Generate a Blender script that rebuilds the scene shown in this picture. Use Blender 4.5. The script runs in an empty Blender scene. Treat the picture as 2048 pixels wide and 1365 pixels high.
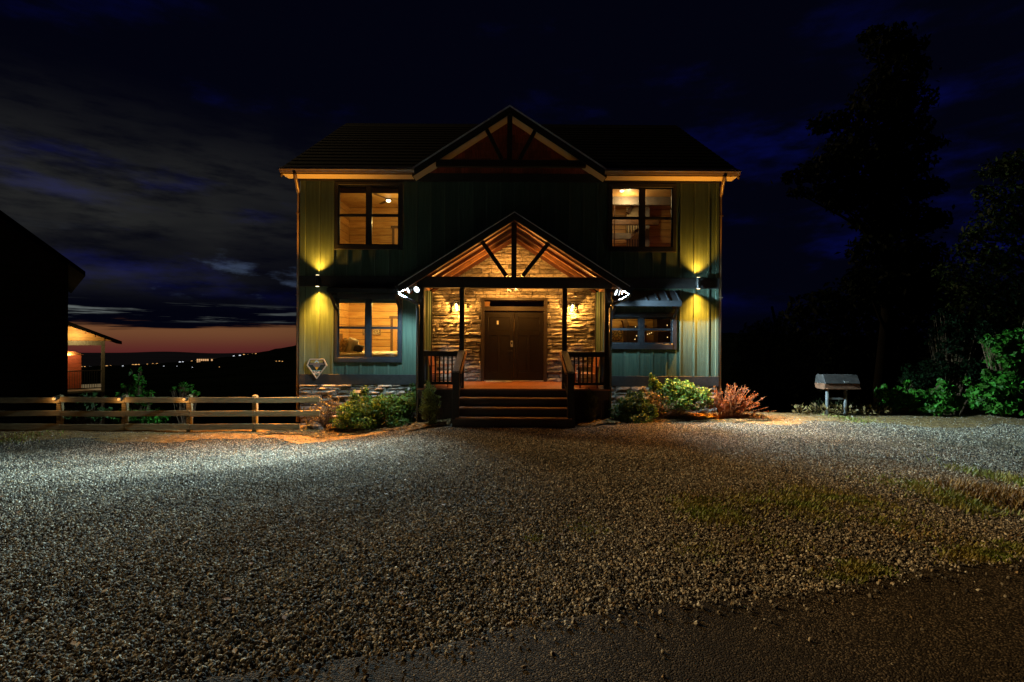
import bpy, math, random
from mathutils import Vector, Matrix, noise as mnoise
import numpy as np

SC = bpy.context.scene
COL = SC.collection
R = random.Random(7)
rad = math.radians

# ------------------------------------------------------------------ camera
ROLL = rad(0.35)
EYE = 2.0
cam_d = bpy.data.cameras.new('camera'); cam_d.lens = 18.0; cam_d.sensor_width = 36.0
cam_d.clip_start = 0.05; cam_d.clip_end = 30000
cam = bpy.data.objects.new('camera', cam_d); COL.objects.link(cam)
cam.matrix_world = Matrix.Translation((0, 0, EYE)) @ Matrix.Rotation(rad(90), 4, 'X') @ Matrix.Rotation(ROLL, 4, 'Z')
SC.camera = cam

# ------------------------------------------------------------------ exposure / render
SC.view_settings.view_transform = 'Standard'; SC.view_settings.look = 'None'
SC.view_settings.gamma = 1.0; SC.view_settings.exposure = 0.0; SC.view_settings.use_curve_mapping = False
SC.render.engine = 'CYCLES'
SC.cycles.use_denoising = True
SC.cycles.use_adaptive_sampling = False
SC.cycles.denoising_prefilter = 'ACCURATE'
SC.cycles.max_bounces = 6; SC.cycles.transparent_max_bounces = 12
SC.cycles.sample_clamp_indirect = 2.0
SC.cycles.caustics_reflective = False; SC.cycles.caustics_refractive = False

# ------------------------------------------------------------------ node helper
class NT:
    def __init__(s, tree): s.t = tree; s.n = tree.nodes; s.l = tree.links
    def new(s, kind, **kw):
        n = s.n.new(kind)
        for k, v in kw.items(): setattr(n, k, v)
        return n
    def put(s, sock, v):
        if isinstance(v, bpy.types.NodeSocket): s.l.new(v, sock)
        elif v is not None:
            try: sock.default_value = v
            except Exception:
                sock.default_value = (v[0], v[1], v[2], 1.0)
    def math(s, op, a, b=None, c=None, clamp=False):
        n = s.new('ShaderNodeMath', operation=op); n.use_clamp = clamp
        s.put(n.inputs[0], a)
        if b is not None: s.put(n.inputs[1], b)
        if c is not None: s.put(n.inputs[2], c)
        return n.outputs[0]
    def sm(s, v, lo, hi, a=0.0, b=1.0):
        n = s.new('ShaderNodeMapRange', interpolation_type='SMOOTHSTEP')
        s.put(n.inputs[0], v); n.inputs[1].default_value = lo; n.inputs[2].default_value = hi
        n.inputs[3].default_value = a; n.inputs[4].default_value = b
        return n.outputs[0]
    def noise(s, vec, scale, detail=4.0, rough=0.55, out=0):
        n = s.new('ShaderNodeTexNoise')
        if vec is not None: s.l.new(vec, n.inputs['Vector'])
        n.inputs['Scale'].default_value = scale; n.inputs['Detail'].default_value = detail
        n.inputs['Roughness'].default_value = rough
        return n.outputs[out]
    def mixc(s, f, a, b, mode='MIX'):
        n = s.new('ShaderNodeMix', data_type='RGBA', blend_type=mode)
        s.put(n.inputs[0], f); s.put(n.inputs[6], a if isinstance(a, bpy.types.NodeSocket) else (*a, 1))
        s.put(n.inputs[7], b if isinstance(b, bpy.types.NodeSocket) else (*b, 1))
        return n.outputs[2]
    def vmul(s, v, xyz):
        n = s.new('ShaderNodeVectorMath', operation='MULTIPLY')
        s.l.new(v, n.inputs[0]); n.inputs[1].default_value = xyz
        return n.outputs[0]
    def vscale(s, col, f):
        n = s.new('ShaderNodeVectorMath', operation='SCALE')
        s.put(n.inputs[0], col); s.put(n.inputs['Scale'], f)
        return n.outputs[0]
    def vadd(s, a, b):
        n = s.new('ShaderNodeVectorMath', operation='ADD')
        s.put(n.inputs[0], a); s.put(n.inputs[1], b)
        return n.outputs[0]

# ------------------------------------------------------------------ world: late dusk with broken cloud
world = bpy.data.worlds.new('World'); SC.world = world; world.use_nodes = True
world.node_tree.nodes.clear()
world.cycles.sampling_method = 'NONE'
w = NT(world.node_tree)
D = w.new('ShaderNodeTexCoord').outputs['Generated']
sx = w.new('ShaderNodeSeparateXYZ'); w.l.new(D, sx.inputs[0])
X, Y, Z = sx.outputs
az = w.math('MULTIPLY', w.math('ARCTAN2', X, Y), 57.2958)
el = w.math('MULTIPLY', w.math('ARCSINE', Z), 57.2958)
daz = w.math('ABSOLUTE', w.math('ADD', az, 38.0))          # degrees from the afterglow
flat = w.vmul(D, (1.0, 1.0, 3.2))
streak = w.vmul(D, (1.0, 1.0, 22.0))
n1 = w.noise(flat, 3.1, 6, 0.58)
n2 = w.noise(w.vadd(flat, (3.7, 1.1, 9.2)), 6.5, 6, 0.6)
n3 = w.noise(w.vadd(streak, (1.2, 7.1, 2.3)), 4.0, 6, 0.62)
n4 = w.noise(w.vadd(flat, (8.2, 5.5, 0.7)), 2.2, 4, 0.5)
dark = (0.0007, 0.0009, 0.0040)
blue = w.math('MULTIPLY', w.sm(n1, 0.50, 0.70), w.sm(el, 38, 6, 0.22, 1.0))
blue = w.math('MULTIPLY', blue, w.sm(n2, 0.34, 0.60))
blue = w.math('MULTIPLY', blue, w.sm(el, 2.0, 7.0))
c = w.vadd(dark, w.vscale((0.0008, 0.0020, 0.052), blue))
glow = w.math('MULTIPLY', w.sm(daz, 32, 4), w.math('MULTIPLY', w.sm(el, 2.5, 8), w.sm(el, 24, 9)))
glow = w.math('MULTIPLY', w.math('MULTIPLY', glow, w.sm(n4, 0.36, 0.60, 0.25, 1.0)), w.sm(w.noise(w.vmul(D, (1.0, 1.0, 5.0)), 9.0, 7, 0.62), 0.32, 0.60, 0.35, 1.15))
c = w.vadd(c, w.vscale((0.0165, 0.0168, 0.0135), glow))
puff = w.math('MULTIPLY', w.sm(n2, 0.56, 0.70), w.math('MULTIPLY', w.sm(el, 3.6, 5.0), w.sm(el, 10, 5.5)))
puff = w.math('MULTIPLY', puff, w.sm(daz, 30, 4))
c = w.vadd(c, w.vscale((0.040, 0.060, 0.105), puff))
strip = w.math('MULTIPLY', w.sm(n3, 0.50, 0.60), w.math('MULTIPLY', w.sm(el, 1.5, 1.9), w.sm(el, 3.6, 2.7)))
strip = w.math('MULTIPLY', strip, w.sm(daz, 22, 5))
c = w.vadd(c, w.vscale((0.105, 0.120, 0.115), strip))
wob = w.math('ADD', el, w.math('MULTIPLY', w.math('SUBTRACT', n3, 0.5), 3.2))
band = w.math('MULTIPLY', w.sm(wob, 1.5, 0.95), w.sm(daz, 42, 8))
bc = w.mixc(w.sm(el, -1.4, 1.1), (0.090, 0.016, 0.012), (0.155, 0.062, 0.022))
c = w.vadd(c, w.vscale(bc, w.math('MULTIPLY', band, w.sm(el, -4.5, -2.2))))
bg = w.new('ShaderNodeBackground'); w.l.new(c, bg.inputs[0]); bg.inputs[1].default_value = 1.0
wo = w.new('ShaderNodeOutputWorld'); w.l.new(bg.outputs[0], wo.inputs[0])

# ------------------------------------------------------------------ low warm sun lamp, added as night fill for the foreground gravel
sun_d = bpy.data.lights.new('sun', 'SUN'); sun_d.energy = 2.5; sun_d.angle = rad(6); sun_d.color = (1.0, 0.72, 0.36)
sun = bpy.data.objects.new('sun', sun_d); COL.objects.link(sun)
sun.rotation_euler = Vector((0.80, -0.40, -0.37)).to_track_quat('-Z', 'Y').to_euler()

# ------------------------------------------------------------------ image-space measuring helpers (design time only)
CT, ST = math.cos(ROLL), math.sin(ROLL)
def unroll(px, py):
    a, b = px - 1024.0, py - 682.5
    return a * CT + b * ST, -a * ST + b * CT
def PX(px, d, py=682.5): return unroll(px, py)[0] * d / 1024.0
def PZ(py, d, px=1024.0): return EYE - unroll(px, py)[1] * d / 1024.0
def sstep(t):
    t = max(0.0, min(1.0, t)); return t * t * (3 - 2 * t)

# ------------------------------------------------------------------ materials
MATS = {}
def mat(name, col, rough=0.6, var=0.0, vscale=6.0, stretch=(1, 1, 1), bump=0.0, bscale=40.0, metal=0.0, rand=0.0,
        spec=0.5, col2=None, emis=None, estr=0.0, island=0.0, transl=0.0):
    if name in MATS: return MATS[name]
    m = bpy.data.materials.new(name); m.use_nodes = True
    t = NT(m.node_tree); t.n.clear()
    out = t.new('ShaderNodeOutputMaterial')
    b = t.new('ShaderNodeBsdfPrincipled')
    b.inputs['Roughness'].default_value = rough; b.inputs['Metallic'].default_value = metal
    b.inputs['Specular IOR Level'].default_value = spec
    co = t.new('ShaderNodeTexCoord').outputs['Object']
    v = t.vmul(co, stretch)
    c2 = col2 if col2 else tuple(x * (1 - var) for x in col)
    cs = t.mixc(t.sm(t.noise(v, vscale, 5, 0.6), 0.36, 0.64), c2, col)
    if rand:
        oi = t.new('ShaderNodeObjectInfo').outputs['Random']
        hs = t.new('ShaderNodeHueSaturation'); t.l.new(cs, hs.inputs['Color'])
        t.put(hs.inputs['Value'], t.sm(oi, 0, 1, 1 - rand, 1 + rand)); cs = hs.outputs[0]
    if island:
        gi = t.new('ShaderNodeNewGeometry').outputs['Random Per Island']
        hs = t.new('ShaderNodeHueSaturation'); t.l.new(cs, hs.inputs['Color'])
        t.put(hs.inputs['Value'], t.sm(gi, 0, 1, 1 - island, 1 + island))
        t.put(hs.inputs['Hue'], t.sm(gi, 0, 1, 0.485, 0.515)); cs = hs.outputs[0]
    t.l.new(cs, b.inputs['Base Color'])
    if bump:
        bn = t.new('ShaderNodeBump'); bn.inputs['Strength'].default_value = bump; bn.inputs['Distance'].default_value = 0.02
        t.l.new(t.noise(v, bscale, 5, 0.6), bn.inputs['Height']); t.l.new(bn.outputs[0], b.inputs['Normal'])
        t.put(b.inputs['Roughness'], t.sm(t.noise(v, bscale * 0.5, 3), 0.3, 0.7, max(0, rough - 0.12), min(1, rough + 0.12)))
    if emis:
        b.inputs['Emission Color'].default_value = (*emis, 1); b.inputs['Emission Strength'].default_value = estr
    sh = b.outputs[0]
    if transl:
        tr = t.new('ShaderNodeBsdfTranslucent'); t.l.new(cs, tr.inputs[0])
        mx = t.new('ShaderNodeMixShader'); mx.inputs[0].default_value = transl
        t.l.new(sh, mx.inputs[1]); t.l.new(tr.outputs[0], mx.inputs[2]); sh = mx.outputs[0]
    t.l.new(sh, out.inputs[0])
    MATS[name] = m; return m

def glass_mat():
    m = bpy.data.materials.new('window_glass'); m.use_nodes = True
    t = NT(m.node_tree); t.n.clear()
    out = t.new('ShaderNodeOutputMaterial')
    tr = t.new('ShaderNodeBsdfTransparent'); tr.inputs[0].default_value = (0.94, 0.95, 0.93, 1)
    gl = t.new('ShaderNodeBsdfGlossy'); gl.inputs['Roughness'].default_value = 0.02
    fr = t.new('ShaderNodeFresnel'); fr.inputs[0].default_value = 1.45
    mx = t.new('ShaderNodeMixShader'); t.l.new(fr.outputs[0], mx.inputs[0])
    t.l.new(tr.outputs[0], mx.inputs[1]); t.l.new(gl.outputs[0], mx.inputs[2]); t.l.new(mx.outputs[0], out.inputs[0])
    return m
GLASS = glass_mat()

M_SIDE = mat('green_board', (0.058, 0.098, 0.070), 0.7, 0.25, 3.0, (6, 6, 0.35), 0.45, 30, rand=0.16, spec=0.25, col2=(0.040, 0.072, 0.052))
M_BATT = mat('green_batten', (0.058, 0.100, 0.072), 0.6, 0.2, 3.0, (6, 6, 0.4), 0.25, 30)
M_TRIM = mat('charcoal_trim', (0.026, 0.026, 0.026), 0.62, 0.3, 4, (1, 1, 1), 0.15, 30, spec=0.3)
M_WIN = mat('dark_window_trim', (0.009, 0.012, 0.017), 0.5, 0.2, 4, (1, 1, 1), 0.1, 30)
M_TIMBER = mat('dark_stained_timber', (0.022, 0.016, 0.012), 0.7, 0.4, 6, (8, 8, 0.6), 0.3, 24, spec=0.25)
M_ROOF = mat('black_shingle', (0.0012, 0.0012, 0.0013), 0.95, 0.4, 7, (1, 1, 1), 0.4, 60, rand=0.2, spec=0.02)
M_EDGE = mat('metal_drip_edge', (0.55, 0.56, 0.57), 0.45, 0.2, 10)
M_SOFF = mat('cream_soffit', (0.56, 0.48, 0.33), 0.6, 0.12, 5, (1, 6, 1), 0.1, 20)
M_GUTT = mat('bronze_gutter', (0.16, 0.11, 0.07), 0.35, 0.2, 6, spec=0.6)
M_DOWN = mat('dark_downspout', (0.035, 0.037, 0.04), 0.22, 0.2, 6, spec=0.8)
M_SHAKE = mat('red_cedar_shake', (0.30, 0.065, 0.028), 0.75, 0.4, 8, (4, 4, 0.6), 0.4, 30, rand=0.28)
M_CEIL = mat('red_brown_ceiling', (0.115, 0.040, 0.020), 0.6, 0.3, 6, (1, 8, 1), 0.2, 30, rand=0.15)
M_RAFT = mat('honey_rafter', (0.42, 0.20, 0.08), 0.55, 0.3, 6, (1, 4, 1), 0.2, 30)
M_STONE = mat('ledger_stone', (0.36, 0.32, 0.26), 0.9, 0.45, 11, (1, 1, 2.2), 1.0, 26, rand=0.52, spec=0.2, col2=(0.17, 0.145, 0.115))
M_MORTAR = mat('dark_mortar', (0.05, 0.047, 0.043), 0.95, 0.3, 20)
M_DECK = mat('stained_deck', (0.34, 0.115, 0.035), 0.5, 0.3, 5, (0.8, 12, 8), 0.25, 20, rand=0.16)
M_STAIR = mat('dark_stair', (0.045, 0.026, 0.017), 0.6, 0.3, 5, (1, 8, 8), 0.25, 20, rand=0.1)
M_TREAD = mat('worn_tread', (0.21, 0.105, 0.055), 0.55, 0.35, 5, (0.8, 10, 8), 0.25, 20, rand=0.12)
M_DOOR = mat('dark_brown_door', (0.013, 0.008, 0.004), 0.45, 0.25, 5, (10, 10, 0.7), 0.12, 20, spec=0.3)
M_DOORF = mat('bronze_door_frame', (0.035, 0.022, 0.012), 0.5, 0.2, 6)
M_PINE = mat('knotty_pine', (0.60, 0.36, 0.12), 0.5, 0.3, 2.6, (1.0, 1.0, 9), 0.12, 18, rand=0.13, col2=(0.48, 0.25, 0.07))
M_PINEV = mat('pine_upright', (0.50, 0.26, 0.09), 0.5, 0.3, 3, (9, 9, 0.8), 0.1, 18, rand=0.12)
M_DKWOOD = mat('dark_interior_wood', (0.13, 0.065, 0.028), 0.55, 0.3, 4, (3, 3, 3), 0.1, 20)
M_GREYBEAM = mat('grey_drywall', (0.23, 0.21, 0.185), 0.8, 0.15, 3)
M_CREAM = mat('cream_bedding', (0.70, 0.60, 0.42), 0.9, 0.15, 8, bump=0.3, bscale=14)
M_PATT = mat('patterned_pillow', (0.62, 0.48, 0.27), 0.9, 0.5, 16, col2=(0.20, 0.12, 0.06))
M_NAVY = mat('dark_pillow', (0.04, 0.035, 0.035), 0.9, 0.2, 10)
M_WHITE = mat('off_white', (0.70, 0.66, 0.58), 0.7, 0.1, 8)
M_BLACK = mat('black_metal', (0.018, 0.018, 0.018), 0.4, 0.2, 10, spec=0.6)
M_SILVER = mat('brushed_silver', (0.55, 0.54, 0.50), 0.35, 0.1, 30, metal=0.6)
M_FENCE = mat('weathered_fence', (0.36, 0.255, 0.115), 0.85, 0.5, 4, (0.8, 3, 14), 0.5, 12, rand=0.18, col2=(0.20, 0.14, 0.06))
M_ORANGE = mat('orange_stained_wood', (0.40, 0.13, 0.035), 0.5, 0.3, 5, (8, 8, 0.8), 0.2, 20, rand=0.1)
M_RUST = mat('rusty_steel', (0.20, 0.085, 0.04), 0.8, 0.5, 14, bump=0.3, bscale=40)
M_GALV = mat('galvanised_steel', (0.15, 0.148, 0.14), 0.55, 0.35, 12, bump=0.15, bscale=50)
M_GRILL = mat('grey_painted_steel', (0.055, 0.047, 0.042), 0.5, 0.4, 12, bump=0.2, bscale=30)
M_MULCH = mat('wood_mulch', (0.23, 0.14, 0.05), 0.95, 0.4, 14, bump=0.6, bscale=40, island=0.4)
M_MULCHB = mat('mulch_soil', (0.10, 0.06, 0.025), 0.95, 0.5, 18, bump=0.8, bscale=30)
M_ROCK = mat('dark_rock', (0.16, 0.14, 0.12), 0.95, 0.5, 6, bump=0.6, bscale=14)
M_BARK = mat('bark', (0.025, 0.019, 0.014), 0.95, 0.4, 9, (4, 4, 1), 0.7, 18)
M_TWIG = mat('twig', (0.17, 0.10, 0.05), 0.9, 0.3, 9)
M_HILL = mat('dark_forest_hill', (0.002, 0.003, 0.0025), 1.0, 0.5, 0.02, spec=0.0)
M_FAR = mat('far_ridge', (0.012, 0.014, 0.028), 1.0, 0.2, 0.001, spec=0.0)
M_DARKW = mat('dark_log_wall', (0.02, 0.012, 0.008), 0.85, 0.4, 3, (1, 1, 8), 0.3, 12, spec=0.1)
M_REDW = mat('red_brown_siding', (0.26, 0.055, 0.022), 0.7, 0.3, 4, (1, 1, 6), 0.2, 14, rand=0.1)
def leafm(name, c, sp=0.35, **k): return mat(name, c, 0.6, 0.35, 2.2, spec=sp, island=0.45, transl=0.22, **k)
L_YEL = leafm('leaf_yellow_green', (0.12, 0.20, 0.022))
L_GRN = leafm('leaf_green', (0.055, 0.120, 0.024))
L_BRI = leafm('leaf_bright_green', (0.055, 0.21, 0.014))
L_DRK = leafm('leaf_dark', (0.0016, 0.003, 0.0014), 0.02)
L_CON = leafm('leaf_conifer', (0.17, 0.175, 0.03))
L_CON2 = leafm('leaf_conifer_dull', (0.070, 0.068, 0.022))
L_RED = leafm('leaf_red', (0.24, 0.052, 0.006))
L_TAN = leafm('leaf_dry', (0.230, 0.150, 0.055))
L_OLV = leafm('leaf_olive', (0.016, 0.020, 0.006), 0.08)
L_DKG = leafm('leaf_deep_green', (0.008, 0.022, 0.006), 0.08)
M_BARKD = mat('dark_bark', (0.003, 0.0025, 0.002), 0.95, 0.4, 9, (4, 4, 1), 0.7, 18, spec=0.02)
def emis(name, col, s):
    if name in MATS: return MATS[name]
    m = bpy.data.materials.new(name); m.use_nodes = True
    t = NT(m.node_tree); t.n.clear(); o = t.new('ShaderNodeOutputMaterial'); e = t.new('ShaderNodeEmission')
    e.inputs[0].default_value = (*col, 1); e.inputs[1].default_value = s; t.l.new(e.outputs[0], o.inputs[0])
    m.cycles.emission_sampling = 'NONE'            # the lamps beside these bulbs carry the light
    MATS[name] = m; return m

# ------------------------------------------------------------------ mesh helper
class MB:
    def __init__(s): s.v = []; s.f = []
    def add(s, vs, fs):
        k = len(s.v); s.v += [tuple(p) for p in vs]; s.f += [tuple(i + k for i in f) for f in fs]; return s
    def box(s, x0, x1, y0, y1, z0, z1):
        if x0 > x1: x0, x1 = x1, x0
        if y0 > y1: y0, y1 = y1, y0
        if z0 > z1: z0, z1 = z1, z0
        return s.add([(x0, y0, z0), (x1, y0, z0), (x1, y1, z0), (x0, y1, z0), (x0, y0, z1), (x1, y0, z1), (x1, y1, z1), (x0, y1, z1)],
                     [(3, 2, 1, 0), (4, 5, 6, 7), (0, 1, 5, 4), (1, 2, 6, 5), (2, 3, 7, 6), (3, 0, 4, 7)])
    def prism(s, poly, a, b, axis='y'):
        """poly in the plane across the axis: axis y -> (x,z), axis x -> (y,z), axis z -> (x,y)"""
        n = len(poly)
        def P(p, t):
            return {'y': (p[0], t, p[1]), 'x': (t, p[0], p[1]), 'z': (p[0], p[1], t)}[axis]
        vs = [P(p, a) for p in poly] + [P(p, b) for p in poly]
        fs = [tuple(range(n)), tuple(range(2 * n - 1, n - 1, -1))]
        fs += [(i + n, (i + 1) % n + n, (i + 1) % n, i) for i in range(n)]
        return s.add(vs, fs)
    def bar(s, a, b, w, h, up=(0, 0, 1)):
        a, b = Vector(a), Vector(b); d = (b - a).normalized(); u = Vector(up)
        r = d.cross(u).normalized(); u = r.cross(d).normalized()
        vs = []
        for p in (a, b):
            for i, j in ((-1, -1), (1, -1), (1, 1), (-1, 1)): vs.append(p + r * (w / 2 * i) + u * (h / 2 * j))
        return s.add(vs, [(3, 2, 1, 0), (4, 5, 6, 7), (0, 1, 5, 4), (1, 2, 6, 5), (2, 3, 7, 6), (3, 0, 4, 7)])
    def tube(s, pts, r, n=8, r2=None):
        pts = [Vector(p) for p in pts]; m = len(pts); vs = []
        for i, p in enumerate(pts):
            d = (pts[min(i + 1, m - 1)] - pts[max(i - 1, 0)]).normalized()
            u = Vector((0, 0, 1)) if abs(d.z) < 0.9 else Vector((1, 0, 0))
            a = d.cross(u).normalized(); c = a.cross(d)
            rr = r if r2 is None else r + (r2 - r) * i / (m - 1)
            for k in range(n):
                t = 2 * math.pi * k / n; vs.append(p + a * (rr * math.cos(t)) + c * (rr * math.sin(t)))
        fs = [(i * n + k, i * n + (k + 1) % n, (i + 1) * n + (k + 1) % n, (i + 1) * n + k) for i in range(m - 1) for k in range(n)]
        fs += [tuple(range(n - 1, -1, -1)), tuple((m - 1) * n + k for k in range(n))]
        return s.add(vs, fs)
    def lathe(s, c, prof, n=16, axis='z'):
        vs = []
        for (r, h) in prof:
            for k in range(n):
                t = 2 * math.pi * k / n; a, b = r * math.cos(t), r * math.sin(t)
                p = {'z': (a, b, h), 'y': (a, h, b), 'x': (h, a, b)}[axis]
                vs.append((c[0] + p[0], c[1] + p[1], c[2] + p[2]))
        m = len(prof)
        fs = [(i * n + k, i * n + (k + 1) % n, (i + 1) * n + (k + 1) % n, (i + 1) * n + k) for i in range(m - 1) for k in range(n)]
        fs += [tuple(range(n - 1, -1, -1)), tuple((m - 1) * n + k for k in range(n))]
        return s.add(vs, fs)
    def build(s, name, m, parent=None, smooth=False, bevel=0.0):
        me = bpy.data.meshes.new(name); me.from_pydata(s.v, [], s.f); me.update()
        if smooth: me.shade_smooth()
        me.materials.append(m)
        o = bpy.data.objects.new(name, me); COL.objects.link(o)
        if parent is not None: child(o, parent)
        if bevel:
            b = o.modifiers.new('bevel', 'BEVEL'); b.width = bevel; b.segments = 1; b.limit_method = 'ANGLE'
        return o
def child(o, p):
    o.parent = p
    if p.type == 'EMPTY': o.matrix_parent_inverse = Matrix.Translation(-p.location)
def tag(o, label=None, cat=None, group=None, kind=None):
    if label: o['label'] = label
    if cat: o['category'] = cat
    if group: o['group'] = group
    if kind: o['kind'] = kind
    return o
def thing(name, label, cat, loc, group=None):
    o = bpy.data.objects.new(name, None); COL.objects.link(o); o.location = loc; o.empty_display_size = 0.2
    return tag(o, label, cat, group)
def box(name, m, parent, *a, bevel=0.0): return MB().box(*a).build(name, m, parent, bevel=bevel)
def lamp(name, kind, loc, power, col, parent=None, size=0.05, target=None, angle=60, blend=0.5):
    l = bpy.data.lights.new(name, kind); l.energy = power; l.color = col
    if kind in ('POINT', 'SPOT'): l.shadow_soft_size = size
    if kind == 'SPOT': l.spot_size = rad(angle); l.spot_blend = blend
    o = bpy.data.objects.new(name, l); COL.objects.link(o)
    if target is not None:
        o.rotation_euler = (Vector(target) - Vector(loc)).to_track_quat('-Z', 'Y').to_euler()
    o.location = loc
    if parent is not None: child(o, parent)
    return o
def text_mesh(name, txt, size, loc, m, parent, depth=0.003, rot=(math.pi / 2, 0, 0)):
    cu = bpy.data.curves.new(name + '_text', 'FONT'); cu.body = txt; cu.size = size; cu.extrude = depth
    cu.align_x = 'CENTER'; cu.align_y = 'CENTER'
    t = bpy.data.objects.new(name + '_text', cu); COL.objects.link(t)
    dg = bpy.context.evaluated_depsgraph_get(); me = bpy.data.meshes.new_from_object(t.evaluated_get(dg))
    bpy.data.objects.remove(t); bpy.data.curves.remove(cu)
    me.transform(Matrix.Translation(loc) @ Matrix.Rotation(rot[0], 4, 'X')); me.materials.clear(); me.materials.append(m)
    o = bpy.data.objects.new(name, me); COL.objects.link(o); child(o, parent); return o

# ------------------------------------------------------------------ ground shape
YF, YE, YS = 13.9, 13.46, 15.2           # facade, eave front, stone entry wall
DECK = 0.805
def G(x, y):
    z = 0.40 * (1 - sstep((y - 1.0) / 10.5))
    z -= 0.38 * sstep((-x - 0.6) / 4.2) * sstep((y - 4.5) / 7.0)
    z += 0.05 * sstep((x - 4) / 4) * sstep((y - 9) / 4)
    z += 0.018 * math.sin(x * 1.3 + 0.7) * math.sin(y * 0.9) + 0.012 * math.sin(x * 2.9 - y * 2.1)
    if x < -5.6: y0 = 13.9
    elif x > 5.7: y0 = 14.5 - 0.055 * max(0, x - 5.7)
    else: y0 = 1e9
    if y > y0: z -= 0.34 * (y - y0) + 0.25 * sstep((y - y0) / 1.0)
    return z
def road_y(x): return 2.475 + (x + 1.42) * 0.275 + 0.03 * math.sin(x * 2.3) + 0.018 * math.sin(x * 6.1 + 1)

def sheet(name, xs, ys, zf, m, keep=None, attr=None):
    vs, fs, idx = [], [], {}
    for j, y in enumerate(ys):
        for i, x in enumerate(xs):
            idx[(i, j)] = len(vs); vs.append((x, y, zf(x, y)))
    for j in range(len(ys) - 1):
        for i in range(len(xs) - 1):
            cx, cy = (xs[i] + xs[i + 1]) / 2, (ys[j] + ys[j + 1]) / 2
            if keep is None or keep(cx, cy): fs.append((idx[(i, j)], idx[(i + 1, j)], idx[(i + 1, j + 1)], idx[(i, j + 1)]))
    me = bpy.data.meshes.new(name); me.from_pydata(vs, [], fs); me.update(); me.shade_smooth(); me.materials.append(m)
    if attr:
        at = me.attributes.new('dens', 'FLOAT', 'POINT')
        at.data.foreach_set('value', [attr(v[0], v[1]) for v in vs])
    o = bpy.data.objects.new(name, me); COL.objects.link(o); return o
def frange(a, b, s):
    n = max(1, int(round((b - a) / s))); return [a + (b - a) * i / n for i in range(n + 1)]

def ground_mat():
    m = bpy.data.materials.new('gravel_ground'); m.use_nodes = True
    t = NT(m.node_tree); t.n.clear(); out = t.new('ShaderNodeOutputMaterial'); b = t.new('ShaderNodeBsdfPrincipled')
    co = t.new('ShaderNodeTexCoord').outputs['Object']
    vo = t.new('ShaderNodeTexVoronoi'); t.l.new(co, vo.inputs['Vector']); vo.inputs['Scale'].default_value = 48
    sep = t.new('ShaderNodeSeparateColor'); t.l.new(vo.outputs['Color'], sep.inputs[0])
    c = t.mixc(sep.outputs[0], (0.045, 0.038, 0.028), (0.15, 0.13, 0.098))
    c = t.mixc(t.sm(vo.outputs['Distance'], 0.35, 0.7), c, (0.045, 0.038, 0.03))  # dark base colour stands for the shade in gaps between stones
    dirt = t.sm(t.noise(co, 0.55, 5, 0.6), 0.56, 0.70)
    c = t.mixc(t.math('MULTIPLY', dirt, 0.7), c, (0.12, 0.082, 0.045))
    t.l.new(c, b.inputs['Base Color']); b.inputs['Roughness'].default_value = 0.95; b.inputs['Specular IOR Level'].default_value = 0.2
    bn = t.new('ShaderNodeBump'); bn.inputs['Strength'].default_value = 1.0; bn.inputs['Distance'].default_value = 0.015
    t.l.new(t.math('SUBTRACT', 1.0, vo.outputs['Distance']), bn.inputs['Height']); t.l.new(bn.outputs[0], b.inputs['Normal'])
    t.l.new(b.outputs[0], out.inputs[0]); return m
def asphalt_mat():
    m = bpy.data.materials.new('asphalt'); m.use_nodes = True
    t = NT(m.node_tree); t.n.clear(); out = t.new('ShaderNodeOutputMaterial'); b = t.new('ShaderNodeBsdfPrincipled')
    co = t.new('ShaderNodeTexCoord').outputs['Object']
    vo = t.new('ShaderNodeTexVoronoi'); t.l.new(co, vo.inputs['Vector']); vo.inputs['Scale'].default_value = 105
    sep = t.new('ShaderNodeSeparateColor'); t.l.new(vo.outputs['Color'], sep.inputs[0])
    c = t.mixc(t.sm(sep.outputs[0], 0.55, 1.0), (0.024, 0.017, 0.010), (0.19, 0.14, 0.085))
    c = t.mixc(t.sm(t.noise(co, 1.3, 5), 0.35, 0.7, 0.0, 0.75), c, (0.032, 0.023, 0.014))
    t.l.new(c, b.inputs['Base Color']); b.inputs['Roughness'].default_value = 0.9; b.inputs['Specular IOR Level'].default_value = 0.12
    h = t.math('ADD', t.math('MULTIPLY', vo.outputs['Distance'], -1.0), t.math('MULTIPLY', t.noise(co, 40, 4), 0.8))
    bn = t.new('ShaderNodeBump'); bn.inputs['Strength'].default_value = 1.0; bn.inputs['Distance'].default_value = 0.01
    t.l.new(h, bn.inputs['Height']); t.l.new(bn.outputs[0], b.inputs['Normal']); t.l.new(b.outputs[0], out.inputs[0]); return m
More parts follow.
